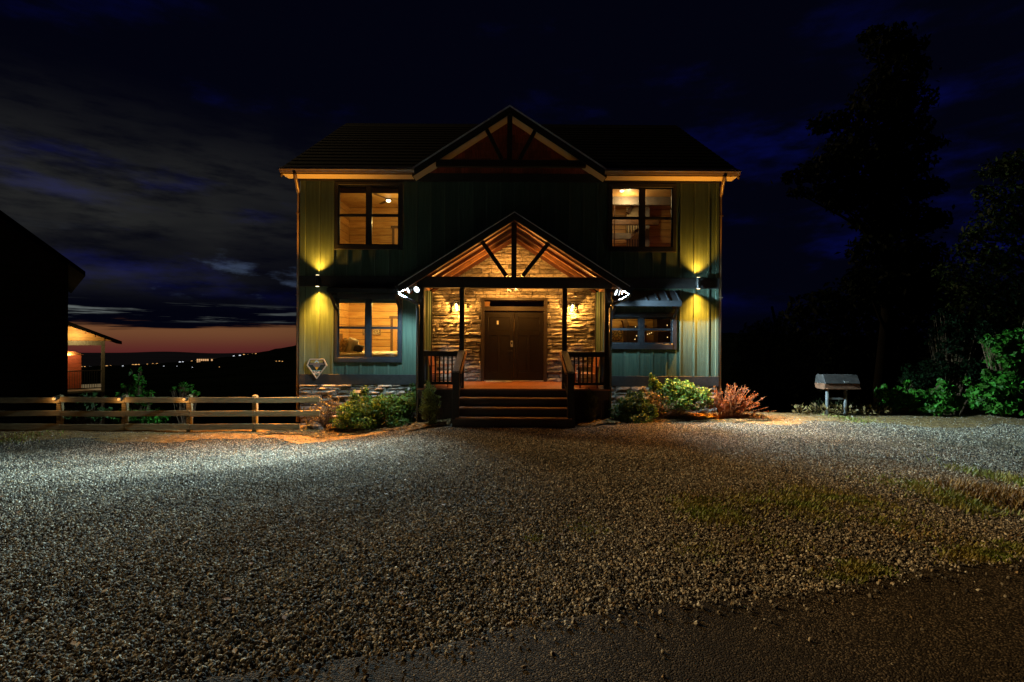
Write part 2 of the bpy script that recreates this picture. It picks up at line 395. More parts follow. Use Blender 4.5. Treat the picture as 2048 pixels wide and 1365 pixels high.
def gravel_mat():
    m = bpy.data.materials.new('gravel_stone'); m.use_nodes = True
    t = NT(m.node_tree); t.n.clear(); out = t.new('ShaderNodeOutputMaterial'); b = t.new('ShaderNodeBsdfPrincipled')
    r = t.new('ShaderNodeObjectInfo').outputs['Random']
    rp = t.new('ShaderNodeValToRGB'); t.l.new(r, rp.inputs[0]); e = rp.color_ramp.elements
    e[0].position = 0; e[0].color = (0.045, 0.036, 0.025, 1); e[1].position = 1.0; e[1].color = (0.80, 0.71, 0.53, 1)
    for p, cc in ((0.30, (0.09, 0.074, 0.050)), (0.52, (0.22, 0.18, 0.122)), (0.72, (0.44, 0.37, 0.25)), (0.82, (0.36, 0.215, 0.075)), (0.90, (0.62, 0.54, 0.40))):
        q = e.new(p); q.color = (*cc, 1)
    co = t.new('ShaderNodeNewGeometry').outputs['Position']
    dirt = t.sm(t.noise(co, 0.55, 5, 0.6), 0.52, 0.68)
    c = t.mixc(t.math('MULTIPLY', dirt, 0.55), rp.outputs[0], (0.17, 0.11, 0.045))
    c = t.mixc(t.sm(t.noise(co, 160, 3), 0.3, 0.7, 0.0, 0.35), c, (0.12, 0.11, 0.10))
    t.l.new(c, b.inputs['Base Color']); b.inputs['Roughness'].default_value = 0.85; b.inputs['Specular IOR Level'].default_value = 0.3
    t.l.new(b.outputs[0], out.inputs[0]); return m
M_GROUND, M_ASPH, M_GRAV = ground_mat(), asphalt_mat(), gravel_mat()

gx = frange(-40, -14, 1.0)[:-1] + frange(-14, 14, 0.25)[:-1] + frange(14, 40, 1.0)
gy = frange(-6, 0, 0.75)[:-1] + frange(0, 18, 0.25)[:-1] + frange(18, 46, 1.0)
tag(sheet('ground', gx, gy, lambda x, y: G(x, y) - 0.012, M_GROUND), kind='structure')
rx = frange(-14, 16, 0.25)
road = MB()
n = len(rx)
rows = 24
vs = []
for i, x in enumerate(rx):
    for k in range(rows + 1):
        t = k / rows; y = road_y(x) - 7.0 * t
        crown = 0.012 + 0.02 * sstep(t * 6)
        vs.append((x, y, G(x, max(y, 0.5)) + crown))
fs = [(i * (rows + 1) + k, i * (rows + 1) + k + 1, (i + 1) * (rows + 1) + k + 1, (i + 1) * (rows + 1) + k) for i in range(n - 1) for k in range(rows)]
road.add(vs, fs)
ro = road.build('road', M_ASPH, smooth=True); tag(ro, kind='structure')

# ------------------------------------------------------------------ scattering with geometry nodes (stones and chips)
def scatter_tree(name, material, smin, smax, flatten, seed, variants=4):
    ng = bpy.data.node_groups.new(name, 'GeometryNodeTree')
    ng.interface.new_socket('Geometry', in_out='INPUT', socket_type='NodeSocketGeometry')
    ng.interface.new_socket('Geometry', in_out='OUTPUT', socket_type='NodeSocketGeometry')
    N, L = ng.nodes, ng.links
    gi, go = N.new('NodeGroupInput'), N.new('NodeGroupOutput')
    na = N.new('GeometryNodeInputNamedAttribute'); na.data_type = 'FLOAT'; na.inputs['Name'].default_value = 'dens'
    di = N.new('GeometryNodeDistributePointsOnFaces'); L.new(gi.outputs[0], di.inputs['Mesh'])
    L.new(na.outputs['Attribute'], di.inputs['Density']); di.inputs['Seed'].default_value = seed
    jn = N.new('GeometryNodeJoinGeometry')
    for k in range(variants):
        ic = N.new('GeometryNodeMeshIcoSphere'); ic.inputs['Radius'].default_value = 1.0; ic.inputs['Subdivisions'].default_value = 2 if k % 2 else 1
        sp = N.new('GeometryNodeSetPosition'); L.new(ic.outputs[0], sp.inputs['Geometry'])
        ps = N.new('GeometryNodeInputPosition')
        ad = N.new('ShaderNodeVectorMath'); ad.operation = 'ADD'; L.new(ps.outputs[0], ad.inputs[0]); ad.inputs[1].default_value = (k * 7.3, k * 3.1, 1.7)
        nz = N.new('ShaderNodeTexNoise'); nz.inputs['Scale'].default_value = 0.85; nz.inputs['Detail'].default_value = 1.5; L.new(ad.outputs[0], nz.inputs['Vector'])
        sb = N.new('ShaderNodeVectorMath'); sb.operation = 'SUBTRACT'; L.new(nz.outputs['Color'], sb.inputs[0]); sb.inputs[1].default_value = (0.5, 0.5, 0.5)
        sc = N.new('ShaderNodeVectorMath'); sc.operation = 'SCALE'; L.new(sb.outputs[0], sc.inputs[0]); sc.inputs['Scale'].default_value = 1.7
        L.new(sc.outputs[0], sp.inputs['Offset'])
        sm = N.new('GeometryNodeSetMaterial'); sm.inputs['Material'].default_value = material; L.new(sp.outputs[0], sm.inputs['Geometry'])
        g2 = N.new('GeometryNodeGeometryToInstance'); L.new(sm.outputs[0], g2.inputs[0]); L.new(g2.outputs[0], jn.inputs[0])
    io = N.new('GeometryNodeInstanceOnPoints'); L.new(di.outputs['Points'], io.inputs['Points']); L.new(jn.outputs[0], io.inputs['Instance'])
    io.inputs['Pick Instance'].default_value = True
    ri = N.new('FunctionNodeRandomValue'); ri.data_type = 'INT'
    ri.inputs[4].default_value = 0; ri.inputs[5].default_value = variants - 1; ri.inputs['Seed'].default_value = seed + 1
    L.new(ri.outputs[2], io.inputs['Instance Index'])
    rr = N.new('FunctionNodeRandomValue'); rr.data_type = 'FLOAT_VECTOR'; rr.inputs[0].default_value = (-0.5, -0.5, 0); rr.inputs[1].default_value = (0.5, 0.5, 6.283)
    L.new(rr.outputs[0], io.inputs['Rotation'])
    rs = N.new('FunctionNodeRandomValue'); rs.data_type = 'FLOAT_VECTOR'; rs.inputs['Seed'].default_value = seed + 5
    rs.inputs[0].default_value = (smin, smin, smin * flatten); rs.inputs[1].default_value = (smax, smax * 0.8, smax * flatten)
    rb = N.new('FunctionNodeRandomValue'); rb.data_type = 'FLOAT'; rb.inputs[2].default_value = 0.55; rb.inputs[3].default_value = 1.5; rb.inputs['Seed'].default_value = seed + 9
    of = N.new('FunctionNodeRandomValue'); of.data_type = 'FLOAT_VECTOR'; of.inputs[0].default_value = (0, 0, -0.004); of.inputs[1].default_value = (0, 0, smax * 0.75); of.inputs['Seed'].default_value = seed + 3
    so = N.new('GeometryNodeSetPosition'); L.new(di.outputs['Points'], so.inputs['Geometry']); L.new(of.outputs[0], so.inputs['Offset'])
    L.new(so.outputs[0], io.inputs['Points'])
    mu = N.new('ShaderNodeVectorMath'); mu.operation = 'SCALE'; L.new(rs.outputs[0], mu.inputs[0]); L.new(rb.outputs[1], mu.inputs['Scale'])
    L.new(mu.outputs[0], io.inputs['Scale'])
    L.new(io.outputs[0], go.inputs[0]); return ng
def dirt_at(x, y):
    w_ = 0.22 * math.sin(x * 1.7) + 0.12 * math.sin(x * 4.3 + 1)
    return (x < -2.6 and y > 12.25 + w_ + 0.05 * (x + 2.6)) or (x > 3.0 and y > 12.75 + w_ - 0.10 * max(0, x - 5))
def in_gravel(x, y):
    return y > road_y(x) - 0.02 and y < 15
def gdens(x, y):
    d = math.hypot(x, y)
    if y < road_y(x): return 0.0
    k = 4500 if d < 5 else 4500 + (2700 - 4500) * min(1, (d - 5) / 4)
    if d > 9: k = 2700 + (1300 - 2700) * min(1, (d - 9) / 5)
    q = mnoise.noise((x * 0.55, y * 0.8, 0.0)) + 0.5 * mnoise.noise((x * 1.7, y * 2.2, 4.0)) + 0.3 * mnoise.noise((x * 5, y * 6, 9.0))
    k *= max(0.35, min(1.15, 0.95 + 0.75 * q))
    dirt = sstep((x - 1.8) / 2.2) * sstep((6.2 - y) / 2.0)           # thinner, dirtier shoulder at the lower right
    k *= 1 - 0.25 * dirt
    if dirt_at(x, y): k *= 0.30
    if x > 14 or x < -15: k *= 0.4
    return k
gs = sheet('gravel', frange(-17, 17, 0.25), frange(1.0, 14.5, 0.125), lambda x, y: G(x, y) - 0.004, M_GRAV,
           keep=lambda x, y: y > road_y(x) - 0.1 and not (-5.7 < x < 5.7 and y > 13.85) and not (abs(x) < 2.4 and y > 12.0) and abs(x) < 1.3 * y + 3
           and not (x > 5.7 and y > 14.35 - 0.055 * (x - 5.7)) and not (x < -5.6 and y > 13.25), attr=gdens)
md = gs.modifiers.new('scatter', 'NODES'); md.node_group = scatter_tree('gravel_scatter', M_GRAV, 0.0044, 0.0125, 0.80, 3)
tag(gs, 'pale crushed gravel covering the sloping driveway before the house', 'gravel', kind='stuff')
# loose stones that rolled onto the asphalt
ls = sheet('loose_stones', frange(-3, 9, 0.25), frange(1.2, 5.0, 0.125), lambda x, y: G(x, y) + 0.022, M_GRAV,
           keep=lambda x, y: y < road_y(x) + 0.0 and y > road_y(x) - 2.6, attr=lambda x, y: 900 * math.exp(-max(0, road_y(x) - y) * 13) + 60 * math.exp(-max(0, road_y(x) - y) * 3) + 6.0)
md = ls.modifiers.new('scatter', 'NODES'); md.node_group = scatter_tree('loose_scatter', M_GRAV, 0.005, 0.013, 0.8, 21)
tag(ls, 'loose pebbles rolled onto the dark asphalt beside the gravel', 'pebbles', kind='stuff')

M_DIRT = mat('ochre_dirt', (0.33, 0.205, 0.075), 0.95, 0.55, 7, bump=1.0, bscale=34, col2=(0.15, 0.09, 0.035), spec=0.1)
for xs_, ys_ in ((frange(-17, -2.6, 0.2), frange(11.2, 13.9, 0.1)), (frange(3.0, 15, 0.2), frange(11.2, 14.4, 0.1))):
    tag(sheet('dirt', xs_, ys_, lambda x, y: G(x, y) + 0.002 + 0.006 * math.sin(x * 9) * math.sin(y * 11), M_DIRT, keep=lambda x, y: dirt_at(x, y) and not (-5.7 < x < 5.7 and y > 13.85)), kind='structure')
# ------------------------------------------------------------------ far land: wooded hillside, far ridge, lights of the valley
def interp(tab, x):
    if x <= tab[0][0]: return tab[0][1]
    for (a, b), (c_, d_) in zip(tab, tab[1:]):
        if x <= c_: return b + (d_ - b) * (x - a) / (c_ - a)
    return tab[-1][1]
SIL = [(-2500, 742), (-600, 742), (100, 741), (200, 738), (300, 733), (380, 727), (430, 722), (480, 714), (540, 704), (600, 692), (700, 676), (850, 664), (1024, 658), (1500, 664), (2100, 676), (5000, 690)]
def hill_el(px, t):
    top = interp(SIL, px); return 800 + (top - 800) * t ** 0.6
def hill_pt(px, t):
    r = 40 + 1160 * t ** 1.6
    a = math.atan((px - 1024) / 1024.0)
    y = r * math.cos(a); return (math.tan(a) * y, y, EYE - (hill_el(px, t) - 682.5) / 1024.0 * y)
hv, hf = [], []
pxs = list(frange(-2400, 4400, 12)); ts = [0, .03, .08, .15, .25, .36, .48, .6, .72, .83, .92, .97, 1.0, 1.06]
for i, px in enumerate(pxs):
    q_ = hill_pt(px, 0); hv.append((q_[0] * 0.62, q_[1] * 0.62, q_[2] - 7.0))
    for t in ts:
        p = hill_pt(px, min(t, 1.0)); z = p[2]
        amp = 0.004 * math.hypot(p[0], p[1]) * (0.4 + 0.6 * min(t, 1))
        if t >= 0.05: z += R.uniform(-0.4, 0.6) * amp * 0.5
        if t > 1.0: p = (p[0] * 1.25, p[1] * 1.25, 0); z = -150
        hv.append((p[0], p[1], z))
nt = len(ts) + 1
hf = [(i * nt + k, (i + 1) * nt + k, (i + 1) * nt + k + 1, i * nt + k + 1) for i in range(len(pxs) - 1) for k in range(nt - 1)]
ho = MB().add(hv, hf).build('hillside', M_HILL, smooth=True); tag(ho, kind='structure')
fv = []
for i, px in enumerate(frange(-2400, 4400, 16)):
    a = math.atan((px - 1024) / 1024.0); y = 9000 * math.cos(a)
    top = 711 + 2.2 * math.sin(px * 0.012) + 1.6 * math.sin(px * 0.031 + 1) - 3 * math.exp(-((px - 210) / 60.0) ** 2)
    for py, dd in ((top, 1.0), (top + 10, 0.8), (760, 0.25)):
        yy = y * dd; fv.append((math.tan(a) * yy, yy, EYE - (py - 682.5) / 1024.0 * yy))
nf = len(fv) // 3
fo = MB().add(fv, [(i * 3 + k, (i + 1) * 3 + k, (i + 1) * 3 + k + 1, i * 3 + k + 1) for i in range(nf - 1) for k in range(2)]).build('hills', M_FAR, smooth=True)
tag(fo, kind='structure')
E_ORN, E_WHT = emis('far_orange_light', (1.0, 0.50, 0.16), 1.0), emis('far_white_light', (0.85, 0.9, 1.0), 1.0)
def t_for(px, py):
    top = interp(SIL, px); return max(0.0, min(1.0, ((800 - py) / (800 - top)))) ** (1 / 0.6)
def far_light(px, py, col, s=1.0):
    p = Vector(hill_pt(px, min(1.0, t_for(px, py)))); r = p.length; q = Vector((p.x, p.y, p.z)) * 0.985 + Vector((0, 0, EYE)) * 0.015
    k = r / 1024 * s
    m = E_ORN if col == 'o' else E_WHT
    o = MB().lathe((q.x, q.y, q.z), [(0.2 * k, -0.65 * k), (1.3 * k, -0.35 * k), (1.5 * k, 0.0), (1.2 * k, 0.4 * k), (0.2 * k, 0.65 * k)], 6).build('street_light', m)
    if col == 'o': tag(o, 'tiny orange light glowing on the dark far hillside', 'light', 'orange lights in the valley')
    else: tag(o, 'tiny white light glowing on the dark far hillside', 'light', 'white lights in the valley')
for px, py, cc, s in [(163, 734, 'o', 1), (170, 733, 'o', .8), (180, 736, 'w', .7), (200, 733, 'o', .8), (214, 735, 'o', 1.2), (222, 735, 'o', 1), (246, 737, 'w', .8),
                      (266, 731, 'o', 1.2), (272, 730, 'o', 1.3), (278, 729, 'o', 1), (295, 731, 'o', .8), (306, 728, 'o', 1.1), (314, 727, 'o', .9), (328, 737, 'w', .6), (354, 737, 'w', .6),
                      (360, 721, 'w', 1.2), (366, 720, 'w', .9), (384, 720, 'o', 1.1), (394, 721, 'o', 1), (439, 738, 'o', .7), (468, 713.5, 'w', 1.3), (480, 714.5, 'w', 1.3), (488, 712, 'o', 1.1),
                      (496, 713, 'o', .9), (505, 710.8, 'o', .9), (512, 711, 'o', 1.1), (553, 726, 'o', 1.1), (559, 725.5, 'o', 1), (565, 726, 'o', .9), (385, 739, 'w', .6)]:
    far_light(px, py, cc, s)
# lit block on the ridge
bl = Vector(hill_pt(418, 0.93)); k = bl.length / 1024
B = thing('apartment_building', 'far lit apartment block on the dark ridge left of the house', 'building', tuple(bl))
W_ = 29 * k
MB().box(bl.x - W_ / 2, bl.x + W_ / 2, bl.y - 12, bl.y, bl.z - 6 * k, bl.z + 5.0 * k).build('wall', M_DARKW, B)
E_WINF = emis('far_window', (1.0, 0.55, 0.25), 0.75)
for i in range(8):
    for j in range(2):
        x0 = bl.x - W_ / 2 + (1.0 + i * 3.45) * k; z0 = bl.z - 3.0 * k + j * 4.0 * k
        if R.random() < 0.85: MB().box(x0, x0 + 2.5 * k, bl.y - 12.4, bl.y - 12.02, z0, z0 + 3.0 * k).build('window', E_WINF, B)

# ================================================================== THE HOUSE
HOUSE = thing('house', 'dark green two-storey board-and-batten house with gabled stone entry porch', 'house', (0, YF, 0))
CX = 0.045                                             # centre of the porch
XL, XR = PX(600, YF, 560), PX(1437, YF, 560)
Z_BASE_T = PZ(751, YF); Z_BASE_B = PZ(771, YF)         # water-table trim
Z_BELT_T, Z_BELT_B = PZ(555, YF), PZ(576, YF)
Z_FRZ = PZ(365, YF); Z_SOF = PZ(361, YF)
AH = 2.43                                              # alcove half width
P_PEAK, P_SL, P_HW, P_TH, P_Y0 = 5.17, 0.636, 2.83, 0.19, 12.6
def proof(x): return P_PEAK - P_SL * abs(x - CX)
WINS = {}                                              # name -> (x0,x1,z0,z1) of opening
def wrect(px0, px1, py0, py1): 
    cx = (px0 + px1) / 2; cy = (py0 + py1) / 2
    return (PX(px0, YF, cy), PX(px1, YF, cy), PZ(py1, YF, cx), PZ(py0, YF, cx))
WINS['ul'] = wrect(677, 798, 371, 491); WINS['ll'] = wrect(676, 797, 597, 716)
WINS['ur'] = wrect(1223, 1345, 376, 496); WINS['lr'] = wrect(1222, 1344, 634, 688)

def rect_minus(rect, hole):
    x0, x1, z0, z1 = rect; a0, a1, b0, b1 = hole
    if a1 <= x0 or a0 >= x1 or b1 <= z0 or b0 >= z1: return [rect]
    out = []
    if a0 > x0: out.append((x0, a0, z0, z1))
    if a1 < x1: out.append((a1, x1, z0, z1))
    m0, m1 = max(x0, a0), min(x1, a1)
    if b0 > z0: out.append((m0, m1, z0, b0))
    if b1 < z1: out.append((m0, m1, b1, z1))
    return out
# columns of boards
STEP = 27.78 * YF / 1024
cols = [PX(611, YF, 560) + STEP * i for i in range(30)]
xl_in, xr_in = PX(611, YF, 560), PX(1431, YF, 560)
cols = [xl_in] + [c_ for c_ in cols[1:] if c_ < xr_in - 0.05] + [xr_in]
def facade(z0, z1, xa, xb, holes, roofcut):
    es = sorted(set([x for x in cols if xa + 0.02 < x < xb - 0.02] + [xa, xb] + ([CX] if roofcut else [])))
    for a, b in zip(es, es[1:]):
        mb = MB(); a_, b_ = a + 0.003, b - 0.003
        za = max(z0, proof(a_) - 0.1) if roofcut and abs(a_ - CX) < P_HW else z0
        zb = max(z0, proof(b_) - 0.1) if roofcut and abs(b_ - CX) < P_HW else z0
        if za > z0 or zb > z0:
            mb.prism([(a_, za), (b_, zb), (b_, z1), (a_, z1)], YF + 0.025, YF, 'y')
        else:
            rs = [(a_, b_, z0, z1)]
            for h in holes: rs = [q for r_ in rs for q in rect_minus(r_, h)]
            for r_ in rs:
                if r_[1] - r_[0] > 0.01 and r_[3] - r_[2] > 0.01: box('board', M_SIDE, HOUSE, r_[0], r_[1], YF, YF + 0.025, r_[2], r_[3])
        if mb.v: mb.build('board', M_SIDE, HOUSE)
    for x in es[1:-1]:
        if roofcut and x == CX: continue
        zb = max(z0, proof(x) - 0.12) if roofcut and abs(x - CX) < P_HW else z0
        rs = [(x - 0.022, x + 0.022, zb, z1)]
        for h in holes:
            rs = [q for r_ in rs for q in rect_minus(r_, (h[0] - 0.11, h[1] + 0.11, h[2] - 0.13, h[3] + 0.11))]
        for r_ in rs:
            if r_[3] - r_[2] > 0.03 and r_[1] - r_[0] > 0.03: box('batten', M_BATT, HOUSE, r_[0], r_[1], YF - 0.024, YF - 0.001, r_[2], r_[3])
facade(Z_BASE_T, Z_BELT_B, xl_in, CX - AH, [WINS['ll']], False)
facade(Z_BASE_T, Z_BELT_B, CX + AH, xr_in, [WINS['lr']], False)
facade(Z_BELT_T, Z_FRZ, xl_in, xr_in, [WINS['ul'], WINS['ur']], True)
# corner boards, belt and water-table trims, frieze
for xa, xb in ((XL, xl_in), (xr_in, XR)):
    box('corner_board', M_BATT, HOUSE, xa, xb, YF - 0.03, YF + 0.08, Z_BASE_T, Z_BELT_B, bevel=0.004)
    box('corner_board', M_BATT, HOUSE, xa, xb, YF - 0.03, YF + 0.08, Z_BELT_T, Z_FRZ, bevel=0.004)
for xa, xb in ((XL - 0.01, CX - AH), (CX + AH, XR + 0.01)):
    box('water_table_trim', M_TRIM, HOUSE, xa, xb, YF - 0.045, YF + 0.1, Z_BASE_B, Z_BASE_T, bevel=0.004)
for xa, xb in ((XL - 0.01, CX - 2.55), (CX + 2.55, XR + 0.01)):
    box('belt_trim', M_TRIM, HOUSE, xa, xb, YF - 0.05, YF + 0.1, Z_BELT_B, Z_BELT_T, bevel=0.004)
box('frieze_board', M_TRIM, HOUSE, XL - 0.01, XR + 0.01, YF - 0.035, YF + 0.1, Z_FRZ, Z_SOF + 0.17)
# side and back walls
HB = 2 * (18.7 - YE) + YE - 0.44
for s_, x in ((-1, XL), (1, XR)):
    mb = MB(); x2 = x - s_ * 0.15
    ym = (YF + HB) / 2
    mb.prism([(YF + 0.08, Z_BASE_B), (HB, Z_BASE_B), (HB, 6.5), (ym, 9.55), (YF + 0.08, 6.5)], x, x2, 'x')
    sw = mb.build('side_wall', M_SIDE, HOUSE)
    for i in range(1, 26):
        y = YF + 0.08 + i * 0.4
        if y < HB - 0.1:
            zt = 6.5 + 3.05 * (1 - abs(y - ym) / (ym - YF)); box('side_batten', M_BATT, sw, x + s_ * 0.001, x + s_ * 0.024, y - 0.022, y + 0.022, Z_BASE_T, zt - 0.05)
box('back_wall', M_SIDE, HOUSE, XL + 0.15, XR - 0.15, HB - 0.15, HB, -0.8, 6.5)

# ---- windows
def window(key, split_x, split_z, cas, lights_dark=False):
    x0, x1, z0, z1 = WINS[key]; cl, cr, ct, cb = cas
    mb = MB(); y0, y1 = YF - 0.045, YF + 0.06
    mb.box(x0 - cl, x0, y0, y1, z0 - cb, z1 + ct); mb.box(x1, x1 + cr, y0, y1, z0 - cb, z1 + ct)
    mb.box(x0, x1, y0, y1, z1, z1 + ct); mb.box(x0, x1, y0 - 0.025, y1, z0 - cb, z0)
    W = mb.build('window', M_WIN, HOUSE, bevel=0.004)
    mx0, mx1 = split_x; fr = 0.028
    box('mullion', M_WIN, W, mx0, mx1, YF - 0.02, YF + 0.05, z0, z1, bevel=0.003)
    for a, b in ((x0, mx0), (mx1, x1)):
        sa = MB()
        sa.box(a, a + fr, YF, YF + 0.05, z0, z1); sa.box(b - fr, b, YF, YF + 0.05, z0, z1)
        sa.box(a + fr, b - fr, YF, YF + 0.05, z0, z0 + fr * 1.3); sa.box(a + fr, b - fr, YF, YF + 0.05, z1 - fr, z1)
        sa.box(a + fr, b - fr, YF - 0.005, YF + 0.05, split_z[0], split_z[1]); sa.build('sash', M_WIN, W)
        for q0, q1 in ((z0 + fr * 1.3, split_z[0]), (split_z[1], z1 - fr)):
            box('pane', GLASS, W, a + fr, b - fr, YF + 0.022, YF + 0.028, q0, q1)
    return W
def zx(py, px=740): return PZ(py, YF, px)
W1 = window('ul', (PX(733.5, YF, 430), PX(741.5, YF, 430)), (zx(433.5), zx(428.5)), (0.09, 0.10, 0.08, 0.12))
W2 = window('ll', (PX(731.5, YF, 655), PX(741, YF, 655)), (zx(658.5), zx(653.5)), (0.08, 0.10, 0.12, 0.12))
W3 = window('ur', (PX(1280, YF, 435), PX(1288.5, YF, 435)), (zx(439, 1284), zx(434, 1284)), (0.10, 0.10, 0.10, 0.12))
W4 = window('lr', (PX(1278, YF, 660), PX(1287.5, YF, 660)), (zx(661.5, 1284), zx(657, 1284)), (0.08, 0.12, 0.11, 0.15))
M_BLIND = mat('brown_blind', (0.28, 0.17, 0.08), 0.8, 0.3, 8, (0.5, 1, 20))
M_BANDG = mat('grey_green_band', (0.22, 0.25, 0.20), 0.8, 0.1, 8)
def blind_or_reflection(W, key, frac, m, n=3):
    x0, x1, z0, z1 = WINS[key]; xm = (x0 + x1) / 2
    for a, b in ((x0 + 0.02, xm - 0.05), (xm + 0.05, x1 - 0.02)):
        mb = MB(); h = (z1 - z0) * frac / n
        for i in range(n): mb.box(a, b, YF + 0.075 + 0.01 * (i % 2), YF + 0.10 + 0.01 * (i % 2), z1 - h * (i + 0.93), z1 - h * i)
        mb.build('blind_or_reflection', m, W)
blind_or_reflection(W1, 'ul', 0.12, M_BLIND, 3); blind_or_reflection(W2, 'll', 0.085, M_BANDG, 1); blind_or_reflection(W4, 'lr', 0.09, M_BANDG, 1)  # lower left green band is a glass reflection put into the colour
# shed awnings over the lower windows
def awning(px0, px1, pyt, pyf, pyb, brk):
    x0, x1 = PX(px0, YF - .45, pyf), PX(px1, YF - .45, pyf); yf = YF - 0.5
    c_ = (px0 + px1) / 2
    zt = PZ(pyt, YF, c_); zf1 = PZ(pyf, yf, c_); zf0 = PZ(pyb, yf, c_)
    mb = MB(); mb.prism([(YF - 0.046, zt), (YF - 0.046, zt - 0.05), (yf, zf1 - 0.045), (yf, zf1)], x0, x1, 'x')
    M_AWN = mat('black_awning_metal', (0.008, 0.010, 0.013), 0.55, 0.2, 5, spec=0.3)
    A = mb.build('awning', M_AWN, HOUSE)
    for i in range(7):
        x = x0 + 0.04 + (x1 - x0 - 0.08) * i / 6
        MB().bar((x, YF - 0.05, zt + 0.012), (x, yf, zf1 + 0.012), 0.03, 0.024).build('seam', M_AWN, A)
    box('fascia', M_AWN, A, x0, x1, yf - 0.025, yf - 0.001, zf0, zf1, bevel=0.003)
    for x in (x0 + 0.07, x1 - 0.07):
        MB().bar((x, YF - 0.02, zf0 - brk), (x, yf + 0.06, zf0 - 0.0), 0.07, 0.07).build('bracket', M_TIMBER, A)
        MB().bar((x, YF - 0.04, zf0 + 0.0), (x, yf + 0.03, zf0 + 0.0), 0.068, 0.06).build('bracket', M_TIMBER, A)
awning(655, 797, 575, 577, 586, 0.36)
awning(1224, 1362, 582, 602, 613, 0.30)

# ---- roof
ZE = PZ(338, YE, 600) + 0.02; RY, RZ = 18.7, 9.92
XO0, XO1 = PX(562, YE, 340), PX(1478, YE, 345)
MSL = (RZ - ZE) / (RY - YE)
def mroof(y): return ZE + MSL * (y - YE) if y < RY else RZ - MSL * (y - RY)
GX0, GX1 = PX(825, YE, 345), PX(1213, YE, 345); GC = (GX0 + GX1) / 2; GHW = (GX1 - GX0) / 2
G_PEAK = PZ(213, YE, 1020); GSL = (G_PEAK - ZE) / GHW
YB = 2 * RY - YE
mb = MB(); th = 0.16
for xa_, xb_, y0_ in ((XO0, GC - GHW, YE), (GC - GHW, GC + GHW, YF + 0.10), (GC + GHW, XO1, YE)):
    mb.prism([(y0_, mroof(y0_)), (RY, RZ), (YB, ZE), (YB, ZE - th), (RY, RZ - th), (y0_, mroof(y0_) - th)], xa_, xb_, 'x')
ROOF = mb.build('roof', M_ROOF, HOUSE)
for i in range(1, 17):                                   # shingle courses, raised butts
    y = YE + (RY - YE) * i / 17
    z = mroof(y)
    ghw = max(0.0, (G_PEAK - z) / GSL)
    segs = [(XO0, XO1)] if ghw <= 0 else [(XO0, GC - ghw - 0.02), (GC + ghw + 0.02, XO1)]
    for a, b in segs:
        MB().prism([(y - 0.30, mroof(y - 0.30) + 0.002), (y, z + 0.002), (y - 0.30, mroof(y - 0.30) + 0.02)], a, b, 'x').build('shingle_course', M_ROOF, ROOF)
# cross gable
gyb = YE + (G_PEAK - ZE) / MSL + 0.05
mb = MB(); t_ = 0.16 * math.sqrt(1 + GSL * GSL)
mb.prism([(GC - GHW, ZE + 0.004), (GC, G_PEAK), (GC + GHW, ZE + 0.004), (GC + GHW, ZE - t_), (GC, G_PEAK - t_), (GC - GHW, ZE - t_)], YE - 0.02, gyb, 'y')
GROOF = mb.build('gable_roof', M_ROOF, HOUSE)
def rake(name, m, peak, sl, hw, cx, y0, y1, top, bot, parent, xin=0.0):
    for s_ in (-1, 1):
        MB().prism([(cx + s_ * xin, peak - sl * xin + top), (cx + s_ * hw, peak - sl * hw + top), (cx + s_ * hw, peak - sl * hw + bot), (cx + s_ * xin, peak - sl * xin + bot)], y0, y1, 'y').build(name, m, parent)
rake('drip_edge', M_EDGE, G_PEAK, GSL, GHW + 0.02, GC, YE - 0.05, YE - 0.021, 0.02, -0.03, GROOF)
rake('fascia', M_TIMBER, G_PEAK, GSL, GHW, GC, YE - 0.045, YE - 0.021, -0.03, -t_ - 0.03, GROOF)
rake('soffit', M_SOFF, G_PEAK, GSL, GHW - 0.02, GC, YE - 0.018, YF - 0.001, -t_ - 0.001, -t_ - 0.02, GROOF)
# truss in the upper gable
def T(px, py, d): return Vector((PX(px, d, py), d, PZ(py, d, px)))
TR = MB().box(PX(872, YE, 327), PX(1172, YE, 327), YE - 0.02, YE + 0.10, PZ(334, YE), PZ(320.5, YE)).build('gable_truss', M_TIMBER, HOUSE, bevel=0.004)
MB().box(GC - 0.066, GC + 0.066, YE - 0.015, YE + 0.09, PZ(320, YE), G_PEAK - t_ - 0.03).build('king_post', M_TIMBER, TR)
for s_, p0, p1 in ((-1, (1003, 318), (972, 257)), (1, (1040, 318), (1072, 259))):
    MB().bar(T(p0[0], p0[1], YE + 0.035), T(p1[0], p1[1], YE + 0.035), 0.09, 0.12, (0, 1, 0)).build('brace', M_TIMBER, TR)
